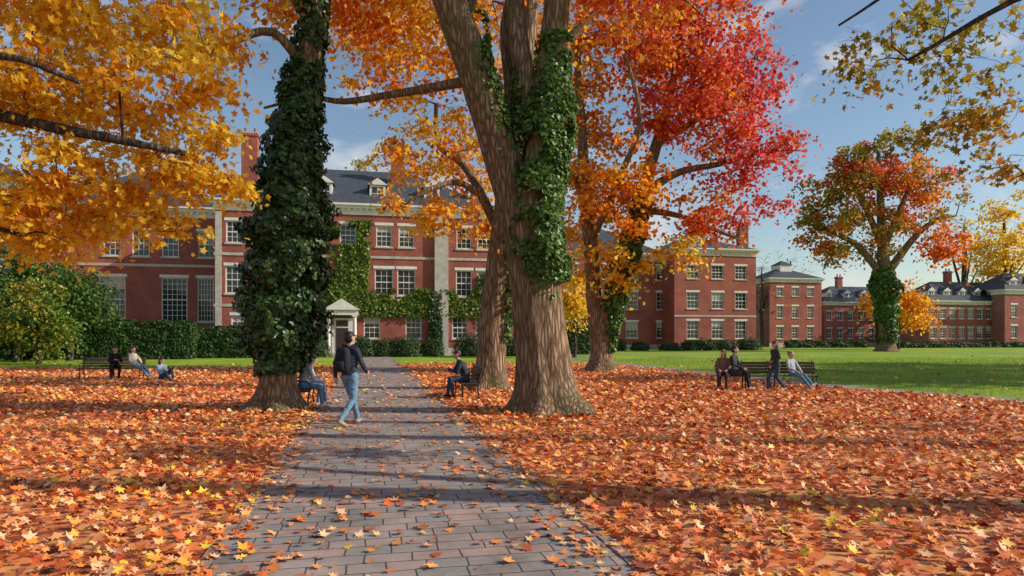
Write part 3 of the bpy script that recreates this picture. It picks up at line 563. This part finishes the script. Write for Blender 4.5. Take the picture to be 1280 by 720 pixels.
for k in(-1.15,1.15): mb.tube([(sd0+k,TA-1.5,.3),(sd0+k,TA-1.5,3.6)],[.2,.16],14,mat=1); mb.box(sd0+k-.24,sd0+k+.24,TA-1.74,TA-1.26,3.6,3.75,1)
mb.box(sd0-1.45,sd0+1.45,TA-1.75,TA-.09,3.752,4.2,1)
v=[(sd0-1.65,TA-1.9,4.202),(sd0+1.65,TA-1.9,4.202),(sd0,TA-1.9,5.2),(sd0-1.65,TA-.09,4.202),(sd0+1.65,TA-.09,4.202),(sd0,TA-.09,5.2)]
mb.add(v,[[0,1,2],[1,4,5,2],[0,2,5,3]],1)
mb.box(sd0-.95,sd0+.95,TA-.14,TA-.085,.3,3.5,1); mb.box(sd0-.55,sd0+.55,TA-.18,TA-.142,.3,2.6,5); mb.box(sd0-.55,sd0+.55,TA-.18,TA-.142,2.75,3.3,4)
sL0,sL1=s_of(45,TL),sA0-.01; W=[]
for u in (68,140,218,257): W.append((s_of(u,TL),5.3,2.3 if u<250 else 1.5,4.2,5,8))
for u in (68,140,176,213,258): W.append((s_of(u,TL),10.6,1.5,2.5,3,4))
block(mb,sL0,sL1,TL,TL+13,14.1,W,4.5)
mb.box(sL0,sL1-.02,TL-.06,TL-.0012,8.4,8.65,2)
chimney(mb,s_of(180,TL+6),TL+6,15,20.5)
sK1=s_of(40,66); W=[(s_of(u,66),z,1.6,h2,3,4) for u in(-100,-60,-25,10) for z,h2 in((3,2.2),(7,2.6),(11.6,2.3))]
block(mb,sK1-26,sK1,66,84,15.3,W,4.5)
TC=92.; TD=88.; sC0=sA1+.01; sD0,sD1=s_of(843,TD),s_of(945,TD)
W=[(s_of(u,TC),z,1.8,h2,3,4) for u in(650,680,715,750,790,828) for z,h2 in((2.8,2.3),(7,2.5),(11,2.1))]
block(mb,sC0,sD0-.01,TC,TC+14,13.8,W,4.5)
W=[(s_of(u,TD),z,1.8,h2,3,4) for u in(866,897,926) for z,h2 in((2.8,2.5),(6.9,2.3),(10.9,1.9))]
block(mb,sD0,sD1,TD,TD+17,14.2,W,3)
mb.box(sD0-.03,sD1+.03,TD-.06,TD-.0012,4.6,4.85,2)
chimney(mb,s_of(928,TD+4),TD+4,14.5,18.3,1.4,1)
e_main=building('brick_college_building',sA0,TA,mb)
mb=MB(); T=112.; s0,s1=s_of(962,T),s_of(1027,T)
W=[(s_of(u,T),z,1.3,h2,2,4) for u in(975,994,1013) for z,h2 in((2.6,2.2),(6.4,2.2),(10.1,1.6))]
block(mb,s0,s1,T,T+9,12.6,W,2.2,.7)
mb.box((s0+s1)/2-1.2,(s0+s1)/2+1.2,T+3,T+6,13.6,15.4,1); hip(mb,(s0+s1)/2-1.2,(s0+s1)/2+1.2,T+3,T+6,15.403,.9,.2)
building('brick_tower_building',s0,T,mb)
def longb(name,T,u0,u1,ev,rh,nu,nd):
    mb=MB(); s0,s1=s_of(u0,T),s_of(u1,T); W=[]
    for k in range(nu):
        s=s0+(s1-s0)*(k+.5)/nu
        W+= [(s,2.5,1.2,1.9,2,4),(s,5.9,1.2,1.7,2,4)]
    block(mb,s0,s1,T,T+10,ev,W,rh,.6,lintel=2)
    for k in range(nd):
        s=s0+(s1-s0)*(k+.5)/nd; dormer(mb,s,T+1.2,ev+.5,1.3,1.3,2.5)
    chimney(mb,s0+(s1-s0)*.3,T+5,ev+2,ev+rh+1.6,1.1,.9); chimney(mb,s0+(s1-s0)*.8,T+5,ev+2,ev+rh+1.6,1.1,.9)
    return building(name,s0,T,mb)
longb('brick_dormitory',116,1030,1160,8.6,3.4,10,6)
longb('brick_dormitory',102,1161,1330,8.2,3.8,15,9)
mb=MB(); T=99.2; s0=s_of(1256,T); W=[(s0+2+k*3.2,z,1.3,2.2,3,4) for k in range(5) for z in(2.7,6.4)]
block(mb,s0,s0+17.5,T,T+2.6,10.2,W,0,.8)
v=[(s0-.6,T-.6,10.203),(s0+18,T-.6,10.203),(s0+18,T+8,10.203),(s0-.6,T+8,10.203),(s0+3.5,T+3.7,13.4),(s0+14,T+3.7,13.4)]
mb.add(v,[[0,1,5,4],[1,2,5],[2,3,4,5],[3,0,4]],3)
for k in range(4): dormer(mb,s0+2.3+k*4.2,T+.5,10.4,1.5,1.4,2.5)
building('brick_hall',s0,T,mb)
def wallivy(s0,s1,z0,z1,T,n,parent,mat,ls=.24,th=.0,name='wall_ivy',depth=.25,fn=None):
    C=[];Nn=[];k=0
    while len(C)<n and k<n*8:
        k+=1; s=random.uniform(s0,s1); z=random.uniform(z0,z1)
        q=noise.noise(Vector((s*.5,z*.5,1)))+.5*noise.noise(Vector((s*1.7,z*1.7,2)))
        ed=min(s-s0,s1-s,z-z0+.4,z1-z)*.7
        if q+min(ed,.8)<th+.35: continue
        if fn and not fn(s,z): continue
        x,y=st2w(s,T-.05-abs(random.gauss(0,.4))*depth-max(0,q)*.35); C.append((x,y,z)); Nn.append(np.array([ST,-CT,.5])+rng.normal(size=3)*.5)
    b=parent.location; o=leaves(name,C,Nn,ls*rng.uniform(.6,1.3,len(C)),PENT,[mat],None,None); o.parent=parent; o.matrix_parent_inverse=Matrix.Rotation(-TH,4,'Z')@Matrix.Translation(-Vector(b))
U=lambda u:s_of(u,TA)
wins_clear=lambda s,z: not any(abs(s-U(u))<.75 and abs(z-zc)<h/2-.1 for u,zc,h in [(480,6.9,2.4),(508,6.9,2.4),(465,2.65,2),(517,2.65,2),(575,2.65,2),(435,11.2,1.9),(580,6.9,2.4),(397,6.9,2.4)])
wallivy(U(440),U(612),3.6,6.3,TA,6500,e_main,L_IVL,th=-.35,fn=wins_clear)
wallivy(U(408),U(470),3.6,12.6,TA,5500,e_main,L_IVL,th=-.1,fn=wins_clear)
wallivy(U(536),U(552),0,6,TA-.2,1500,e_main,L_IVY,th=-.6)
wallivy(U(380),U(440),4,8,TA,2200,e_main,L_IVL,th=0,fn=wins_clear)
wallivy(U(596),U(620),0,9,TA,1200,e_main,L_IVY,th=-.1,fn=wins_clear)
CORE=simple('hedge_core',(.012,.022,.008),.9,.3,3)
def hedge(name,s0,s1,t0,t1,hh,n,ls=.16,mat=L_HDG):
    x,y=st2w(s0,t0); e=empty(name,(x,y,0),TH); mb=MB(); mb.box(.15,s1-s0-.15,.15,t1-t0-.15,0,hh-.2); mb.obj('core',[CORE],e)
    w_,d_=s1-s0,t1-t0; A=[w_*hh,w_*d_,d_*hh,d_*hh]; p=np.array(A)/sum(A); C=[];Nn=[]
    for k in rng.choice(4,n,p=p):
        a,b_=random.random(),random.random()
        if k==0: c=(a*w_,0,b_*hh); o=(0,-1,0)
        elif k==1: c=(a*w_,b_*d_,hh); o=(0,0,1)
        elif k==2: c=(0,a*d_,b_*hh); o=(-1,0,0)
        else: c=(w_,a*d_,b_*hh); o=(1,0,0)
        q=noise.noise(Vector(c)*.7+Vector((s0,0,0)))*.28+noise.noise(Vector(c)*2.2)*.12+random.gauss(0,.05)
        C.append(np.array(c)+np.array(o)*q); Nn.append(np.array(o)*1.+rng.normal(size=3)*.5+np.array([0,0,.3]))
    leaves('leaves',C,Nn,ls*rng.uniform(.6,1.3,n),SIMP,[mat],None,e)
def bush(name,u,T,w_,hh,n,mat=L_HDG,ls=.16):
    s=s_of(u,T); x,y=st2w(s,T); e=empty(name,(x,y,0)); q=rng.normal(size=(n,3)); q/=np.linalg.norm(q,axis=1)[:,None]; q[:,2]=np.abs(q[:,2])
    sh=np.array([1+.18*noise.noise(Vector(a)*2+Vector((u,0,0))) for a in q])*rng.uniform(.8,1.03,n)
    C=np.sign(q)*np.abs(q)**.8*sh[:,None]*np.array([w_/2,w_/2*.8,hh]); nn=q+rng.normal(size=(n,3))*.4
    leaves('leaves',C,nn,ls*rng.uniform(.6,1.3,n),SIMP,[mat],None,e)
    mb=MB()
    ptz=[(0,0,-.05),(0,0,hh*.25),(0,0,hh*.55),(0,0,hh*.78)]; mb.tube(ptz,[w_*.34,w_*.36,w_*.28,w_*.1],12); mb.obj('core',[CORE],e,True)
hedge('hedge',s_of(55,58),s_of(238,58),58,60,2.9,15000,.2)
hedge('hedge',s_of(240,60),s_of(318,60),60,62,2.5,7000,.2)
hedge('hedge',s_of(-80,58.5),s_of(30,58.5),58.5,60.5,2.0,6000,.2)
for u,w_,h_ in ((452,2.6,1.9),(478,2.4,1.6),(507,3.4,1.9),(540,2.2,1.6),(588,3.2,2.1),(640,3,2.1),(395,2.6,1.9),(368,3,2.0)):
    bush('boxwood_shrub',u,61.5,w_,h_,1800)
hedge('hedge',s_of(600,62),s_of(700,62),62,63.4,1.4,4500,.2)
hedge('hedge',s_of(712,66),s_of(738,66),66,68,3.0,2500,.22)
for u in (770,800,838,862,880,905,935): bush('boxwood_shrub',u,84,random.uniform(2.5,4),random.uniform(1,1.8),900,ls=.25)
hedge('hedge',s_of(985,100),s_of(1085,100),100,101.2,1.1,3500,.28)
hedge('hedge',s_of(1130,96),s_of(1300,96),96,97.2,.9,3500,.28)
mb=MB(); a=st2w(-45,63.2); b2=st2w(95,63.2); c=st2w(95,64.6); d=st2w(-45,64.6); 
mb.add([(*a,.006),(*b2,.006),(*c,.006),(*d,.006)],[[0,1,2,3]]); mb.obj('footpath',[ASP])
# ------------------------------------------------------------ benches
WOOD=simple('bench_wood',(.10,.065,.042),.6,.35,12,.3); IRON=simple('cast_iron',(.02,.02,.022),.45,.2,8,0,.6)
def bench(x,y,yaw,Ln=1.6,name='park_bench'):
    e=empty(name,(x,y,0),yaw); mb=MB(); h2=Ln/2
    for k in range(5): y0=-.20+k*.095; mb.box(-h2,h2,y0,y0+.08,.42,.45)
    mb.obj('seat',[WOOD],e)
    mb=MB()
    for k in range(4):
        z=.50+k*.10; yy=-.24-.025*k; mb.box(-h2,h2,yy-.02,yy+.012,z,z+.088)
    mb.obj('backrest',[WOOD],e)
    mb=MB()
    xs=[-h2+.08,h2-.08]+([0.] if Ln>1.7 else [])
    for x0 in xs:
        mb.tube([(x0,.24,0),(x0,.21,.2),(x0,.24,.41)],[.022,.018,.022],8); mb.tube([(x0,-.26,0),(x0,-.20,.22),(x0,-.22,.42),(x0,-.33,.93)],[.022,.02,.02,.016],8)
        mb.tube([(x0,-.22,.405),(x0,.26,.405)],[.016,.016],8)
        mb.tube([(x0,.25,.41),(x0,.27,.55),(x0,.20,.64),(x0,0,.66),(x0,-.27,.68)],[.014,.014,.016,.016,.014],8)
    mb.obj('frame',[IRON],e,True); return e
# ------------------------------------------------------------ people
def capsule(mb,a,b,ra,rb,fx=None,ky=1.,seg=14):
    a=Vector(a);b=Vector(b); d=b-a; Ln=d.length or 1e-4; d=d/Ln if Ln>1e-3 else Vector((0,0,1))
    ref=Vector(fx) if fx is not None else (Vector((1,0,0)) if abs(d.x)<.8 else Vector((0,1,0)))
    x=(ref-d*ref.dot(d)).normalized(); y=d.cross(x)
    prof=[]
    for k in range(0,5): an=math.pi/2*(1-k/4); prof.append((-math.sin(an)*ra*min(1,ky*1.1),math.cos(an)*ra))
    for k in range(0,5): an=math.pi/2*k/4; prof.append((Ln+math.sin(an)*rb*min(1,ky*1.1),math.cos(an)*rb))
    base=len(mb.v)
    for t,r in prof:
        r=max(r,.0015)
        for k in range(seg):
            an=2*math.pi*k/seg; mb.v.append(tuple(a+d*t+x*math.cos(an)*r+y*math.sin(an)*r*ky))
    for i in range(len(prof)-1):
        for k in range(seg):
            k2=(k+1)%seg; mb.f.append([base+i*seg+k,base+i*seg+k2,base+(i+1)*seg+k2,base+(i+1)*seg+k]); mb.m.append(0)
    mb.f.append([base+k for k in range(seg)][::-1]); mb.m.append(0)
    mb.f.append([base+(len(prof)-1)*seg+k for k in range(seg)]); mb.m.append(0)
SKIN=simple('skin',(.55,.33,.24),.5,.06,10)
def cloth(n,c): return simple(n,c,.85,.22,14,.35,spec=.2)
C_NAVY=cloth('navy_jacket',(.035,.042,.065)); C_JEAN=cloth('blue_jeans',(.13,.23,.34)); C_BLK=cloth('black_cloth',(.018,.018,.022)); C_GRY=cloth('grey_hoodie',(.42,.45,.50)); C_BLUE=cloth('light_blue_shirt',(.30,.40,.52))
C_TAN=cloth('tan_shoes',(.38,.28,.18)); C_WHT=cloth('white_shoes',(.7,.68,.65)); C_DJ=cloth('dark_jeans',(.05,.075,.13)); C_TEE=cloth('cream_sweater',(.55,.50,.42)); C_CHAR=cloth('charcoal_coat',(.05,.05,.06)); C_ROSE=cloth('dusty_rose_coat',(.22,.13,.12)); C_PACK=cloth('backpack_fabric',(.02,.022,.03))
H_BR=simple('hair_brown',(.045,.025,.014),.5,.3,30); H_BK=simple('hair_black',(.012,.010,.010),.45,.3,30); H_RD=simple('hair_auburn',(.16,.06,.025),.5,.3,30); H_BL=simple('hair_blonde',(.35,.22,.10),.5,.3,30)
EYE=simple('eye',(.02,.015,.012),.2,.0); LIP=simple('lips',(.35,.12,.10),.5,.05)
POSE={
'walk':dict(pel=(0,0,.93),wai=(0,.0,1.08),che=(0,.015,1.30),neb=(0,.01,1.46),hip=.095,
   kn=[(-.10,-.02,.50),(.10,.20,.53)],an=[(-.10,-.36,.17),(.10,.36,.10)],to=[(-.11,-.22,.045),(.12,.52,.075)],
   el=[(-.235,.06,1.18),(.235,-.12,1.19)],wr=[(-.20,.24,1.02),(.235,-.12,.93)]),
'stroll':dict(pel=(0,0,.93),wai=(.01,.01,1.08),che=(0,.04,1.30),neb=(0,.05,1.46),hip=.095,
   kn=[(-.10,.03,.50),(.10,.17,.53)],an=[(-.10,-.27,.14),(.10,.26,.10)],to=[(-.11,-.12,.045),(.12,.42,.065)],
   el=[(-.23,.02,1.18),(.23,-.02,1.18)],wr=[(-.14,.22,1.08),(.24,.05,.93)]),
'sit':dict(pel=(0,-.02,.56),wai=(0,-.05,.70),che=(0,-.05,.92),neb=(0,-.01,1.08),hip=.10,
   kn=[(-.12,.42,.52),(.13,.43,.52)],an=[(-.12,.42,.10),(.14,.50,.10)],to=[(-.14,.58,.045),(.16,.66,.045)],
   el=[(-.25,.05,.80),(.25,.06,.80)],wr=[(-.12,.28,.68),(.12,.30,.69)]),
'lean':dict(pel=(0,-.02,.56),wai=(0,.02,.70),che=(0,.10,.90),neb=(0,.19,1.04),hip=.10,
   kn=[(-.13,.42,.52),(.13,.43,.52)],an=[(-.12,.36,.10),(.14,.48,.10)],to=[(-.14,.52,.045),(.16,.64,.045)],
   el=[(-.22,.26,.74),(.22,.28,.74)],wr=[(-.06,.46,.78),(.07,.47,.79)]),
'stretch':dict(pel=(0,-.02,.56),wai=(0,-.08,.70),che=(0,-.14,.91),neb=(0,-.13,1.07),hip=.10,
   kn=[(-.10,.42,.50),(.10,.44,.49)],an=[(-.08,.80,.18),(.10,.84,.12)],to=[(-.08,.90,.26),(.12,.96,.22)],
   el=[(-.25,.0,.78),(.25,.0,.78)],wr=[(-.12,.22,.66),(.12,.24,.67)]),
'ground':dict(pel=(0,0,.14),wai=(0,-.06,.27),che=(0,-.14,.47),neb=(0,-.14,.63),hip=.10,
   kn=[(-.13,.40,.48),(.13,.46,.36)],an=[(-.12,.60,.09),(.14,.84,.09)],to=[(-.13,.75,.045),(.16,.98,.07)],
   el=[(-.28,-.28,.32),(.24,.10,.38)],wr=[(-.30,-.42,.08),(.14,.34,.44)]),
}
def person(name,x,y,yaw,pose,ht,top,pants,shoes,hair,skin=SKIN,hl='short',z=0,coat=False,hpitch=0,hyaw=0,bulk=1.,mirror=False,pack=False):
    J=POSE[pose]; e=empty(name,(x,y,z),yaw); sc=ht/1.75; e.scale=(sc*(-1 if mirror else 1),sc,sc)
    V=Vector; B=[]
    pel,wai,che,neb=V(J['pel']),V(J['wai']),V(J['che']),V(J['neb'])
    X=(1,0,0); k=bulk
    B.append((pel,wai,.160,.145*k,1 if not coat else 0,X,.72)); B.append((wai,che,.150*k,.170*k,0,X,.68)); B.append((che,neb-(neb-che).normalized()*.05,.170*k,.115*k,0,X,.62))
    B.append((wai+(pel-wai)*.5,wai,.163*k,.155*k,0,X,.76))
    ax=(neb-che).normalized(); hc=neb+ax*.06+V((0,.015,.115)); 
    B.append((neb-ax*.03,hc-V((0,.005,.05)),.056,.05,2,None,1.))
    fing=MB()
    for i,sgn in enumerate((-1,1)):
        sh=neb-ax*.055+V((sgn*.160*k,0,0)); el=V(J['el'][i]); wr=V(J['wr'][i])
        B.append((neb-ax*.045+V((sgn*.05,0,0)),sh,.07,.064*k,0,None,1.)); B.append((sh,el,.062*k,.048*k,0,None,1.)); B.append((el,wr,.048*k,.036*k,0,None,1.))
        d=(wr-el).normalized(); pa=wr+d*.075; B.append((wr,wr+d*.03,.027,.029,2,None,1.)); B.append((wr+d*.03,pa,.036,.036,2,(0,1,0),.5))
        side=V((0,1,0)) if abs(d.y)<.75 else V((sgn,0,0)); side=(side-d*side.dot(d)).normalized(); nrm=d.cross(side); 
        if nrm.dot(V((-sgn,0,0)))<0 : nrm=-nrm
        for q,(o,ln) in enumerate(((-.027,.062),(-.009,.074),(.010,.079),(.028,.070))):
            b0=pa+side*o; b1=b0+d*ln*.5+nrm*ln*.12; b2_=b1+d*ln*.36+nrm*ln*.38; fing.tube([b0-d*.02,b0,b1,b2_],[.009,.009,.008,.006],7)
        b0=wr+d*.035+side*.03; b1=b0+side*.028+d*.03; b2_=b1+d*.03+nrm*.012; fing.tube([b0-side*.01,b0,b1,b2_],[.011,.011,.009,.007],7)
        hp=pel+V((sgn*J['hip'],0,-.01)); kn,an,to=V(J['kn'][i]),V(J['an'][i]),V(J['to'][i])
        B.append((hp,kn,.098,.064,1,None,1.)); B.append((kn,an,.063,.048,1,None,1.))
        hd=(to-an); hd.z=0; hd=hd.normalized() if hd.length>.01 else V((0,1,0))
        heel=an+V((0,0,-.035))-hd*.035; B.append((heel,to,.046,.036,3,(1,0,0),.9)); B.append((an+V((0,0,.0)),heel,.045,.044,3,None,1.))
        if coat: B.append((hp,hp+(kn-hp)*.5,.125,.118,0,None,1.))
    RM=Matrix.Rotation(hyaw,3,'Z')@Matrix.Rotation(hpitch,3,'X')
    def hp_(v): return hc+RM@V(v)
    HB=[((0,-.012,.025),(0,.004,.03),.092,.084,(1,0,0),.0),((0,.03,-.055),(0,.055,-.075),.052,.036,None,0),((0,.092,.0),(0,.108,-.022),.010,.014,None,0),((.077,-.005,-.02),(.082,-.005,.01),.013,.017,None,0),((-.077,-.005,-.02),(-.082,-.005,.01),.013,.017,None,0),((0,.0,-.03),(0,.05,-.02),.068,.05,None,0)]
    for a,b_,ra,rb,fx,_ in HB: B.append((hp_(a),hp_(b_),ra,rb,2,fx,1.))
    HR=[((0,-.025,.05),(0,-.0,.052),.093,.085),((0,-.045,.0),(0,-.04,.05),.085,.09)]
    if hl=='long': HR+=[((0,-.06,.0),(0,-.075,-.20),.085,.06),((.06,-.03,.0),(.075,-.02,-.17),.035,.03),((-.06,-.03,.0),(-.075,-.02,-.17),.035,.03)]
    if hl=='bun': HR+=[((0,-.11,.07),(0,-.12,.08),.04,.04)]
    for a,b_,ra,rb in HR: B.append((hp_(a),hp_(b_),ra,rb,4,None,1.))
    mb=MB()
    for a,b_,ra,rb,mt,fx,ky in B: capsule(mb,a,b_,ra,rb,fx,ky)
    tmp=mb.obj('tmpbody',[],None,True)
    md=tmp.modifiers.new('r','REMESH'); md.mode='VOXEL'; md.voxel_size=.012; md.use_smooth_shade=True
    sm=tmp.modifiers.new('s','SMOOTH'); sm.factor=.5; sm.iterations=4
    dg=bpy.context.evaluated_depsgraph_get(); dg.update(); me=bpy.data.meshes.new_from_object(tmp.evaluated_get(dg)); bpy.data.objects.remove(tmp)
    nv=len(me.vertices); co_=np.empty(nv*3,np.float32); me.vertices.foreach_get('co',co_); co_=co_.reshape(-1,3)
    def near(pts):
        best=np.full(len(pts),1e9); mi=np.zeros(len(pts),int)
        for a,b_,ra,rb,mt,fx,ky in B:
            a=np.array(a);b_=np.array(b_); d=b_-a; LL=max(d.dot(d),1e-8); t=np.clip(((pts-a)@d)/LL,0,1); q=np.linalg.norm(pts-(a+t[:,None]*d),axis=1)-(ra+(rb-ra)*t)*(.5+.5*ky)
            up=q<best; best[up]=q[up]; mi[up]=mt
        return mi
    nf=len(me.polygons); fc=np.empty(nf*3,np.float32); me.polygons.foreach_get('center',fc); fc=fc.reshape(-1,3); mi=near(fc)
    me.materials.clear()
    for mt in (top,pants,skin,shoes,hair): me.materials.append(mt)
    me.polygons.foreach_set('material_index',mi.astype(np.int32)); me.polygons.foreach_set('use_smooth',np.ones(nf,bool)); 
    vm=near(co_); no_=np.empty(nv*3,np.float32); me.vertices.foreach_get('normal',no_); no_=no_.reshape(-1,3)
    disp=np.array([noise.noise(Vector(p)*12)*.010+noise.noise(Vector((p[0]*8,p[1]*8,p[2]*24)))*.009 if q<2 else (noise.noise(Vector((p[0]*60,p[1]*60,p[2]*15)))*.005 if q==4 else 0) for p,q in zip(co_.tolist(),vm)],np.float32)
    co_+=no_*disp[:,None]; me.vertices.foreach_set('co',co_.ravel()); me.update()
    body=bpy.data.objects.new('body',me); link(body,e)
    fing.obj('fingers',[skin],e,True)
    fb=MB()
    for sx in(-.03,.03): 
        a=hp_((sx,.083,.012)); capsule(fb,a,a+V((0,.001,0)),.008,.008,seg=8)
    fb.obj('eyes',[EYE],e,True); fb=MB(); capsule(fb,hp_((-.02,.094,-.05)),hp_((.02,.094,-.05)),.005,.005,seg=6); fb.obj('mouth',[LIP],e,True)
    if pack:
        pb=MB(); 
        yb=-.115
        rings=[(1.02,.10,.05),(1.05,.135,.085),(1.15,.15,.10),(1.30,.15,.095),(1.42,.13,.075),(1.47,.09,.05)]; seg=16
        for zz,rx,ry in rings:
            for q in range(seg):
                a=2*math.pi*q/seg; c,s=math.cos(a),math.sin(a); pb.v.append((math.copysign(abs(c)**.5,c)*rx,yb-.07+math.copysign(abs(s)**.6,s)*ry,zz))
        for i in range(len(rings)-1):
            for q in range(seg): pb.f.append([i*seg+q,i*seg+(q+1)%seg,(i+1)*seg+(q+1)%seg,(i+1)*seg+q]); pb.m.append(0)
        pb.f.append(list(range(seg))[::-1]); pb.m.append(0); pb.f.append([(len(rings)-1)*seg+q for q in range(seg)]); pb.m.append(0)
        pb.box(-.10,.10,yb-.205,yb-.15,1.06,1.22)
        for sx in(-1,1): pb.tube([(sx*.09,-.12,1.44),(sx*.105,-.05,1.515),(sx*.11,.06,1.49),(sx*.12,.135,1.35),(sx*.15,.10,1.18),(sx*.13,-.10,1.10)],[.018,.02,.02,.02,.014,.012],8)
        pb.tube([(-.03,-.16,1.47),(0,-.16,1.51),(.03,-.16,1.47)],[.008,.008,.008],6)
        pb.obj('backpack',[C_PACK],e,True)
    return e
def yawdir(dx,dy): return math.atan2(dy,dx)-math.pi/2
g=G(437,533); person('walking_man',g[0],g[1],yawdir(.45,.9),'walk',1.80,C_NAVY,C_JEAN,C_TAN,H_BK,pack=True,bulk=1.02,hyaw=.2,mirror=True)
x,y=st2w(-1.62,17.7); bench(x,y,TH-math.pi/2,1.6)
x,y=st2w(-1.56,17.4); person('seated_woman',x,y,TH-math.pi/2,'lean',1.68,C_GRY,C_JEAN,C_WHT,H_BR,hl='short',hpitch=-.35)
x,y=st2w(-1.56,18.15); person('seated_man',x,y,TH-math.pi/2,'sit',1.76,C_BLK,C_DJ,C_TAN,H_BK)
x,y=st2w(2.75,19.3); bench(x,y,TH+math.pi/2,1.6)
x,y=st2w(2.68,19.1); person('seated_man',x,y,TH+math.pi/2,'lean',1.76,C_NAVY,C_DJ,C_BLK,H_BR,hpitch=-.3,bulk=1.1)
bx,by=P(140,422,28)[:2]; bench(bx,by,yawdir(.2,-1),2.4)
px,py=P(143,422,27.95)[:2]; person('seated_man',px,py,yawdir(.6,-.8),'lean',1.76,C_BLK,C_BLK,C_BLK,H_BK,hyaw=.4)
px,py=P(169,422,27.95)[:2]; person('seated_woman',px,py,yawdir(.95,-.35),'stretch',1.70,C_TEE,C_JEAN,C_WHT,H_BR,hl='long')
px,py=P(204,422,27.0)[:2]; person('seated_woman',px,py,yawdir(.8,-.6),'ground',1.70,C_BLUE,C_DJ,C_BLK,H_BR,hl='long',hyaw=.5)
bx,by=P(930,422,22.6)[:2]; bench(bx,by,yawdir(-.12,-1),1.75); bx,by=P(992,422,22.6)[:2]; bench(bx,by,yawdir(-.12,-1),1.5)
px,py=P(904,422,22.5)[:2]; person('seated_woman',px,py,yawdir(-.35,-1),'sit',1.66,C_ROSE,C_CHAR,C_BLK,H_RD,hl='long',hyaw=-.4)
px,py=P(918,422,22.45)[:2]; person('seated_man',px,py,yawdir(.8,-.6),'sit',1.80,C_CHAR,C_BLK,C_WHT,H_BK,coat=True,bulk=1.08,hyaw=.3)
px,py=P(970,422,21.5)[:2]; person('walking_woman',px,py,yawdir(-.95,-.25),'stroll',1.58,C_CHAR,C_DJ,C_WHT,H_BR,hl='long',hpitch=-.12)
px,py=P(992,422,22.45)[:2]; person('seated_woman',px,py,yawdir(.45,-1),'stretch',1.60,C_GRY,C_JEAN,C_WHT,H_BL,hl='bun',hyaw=.3)
print('LEAVES total',NLEAF)
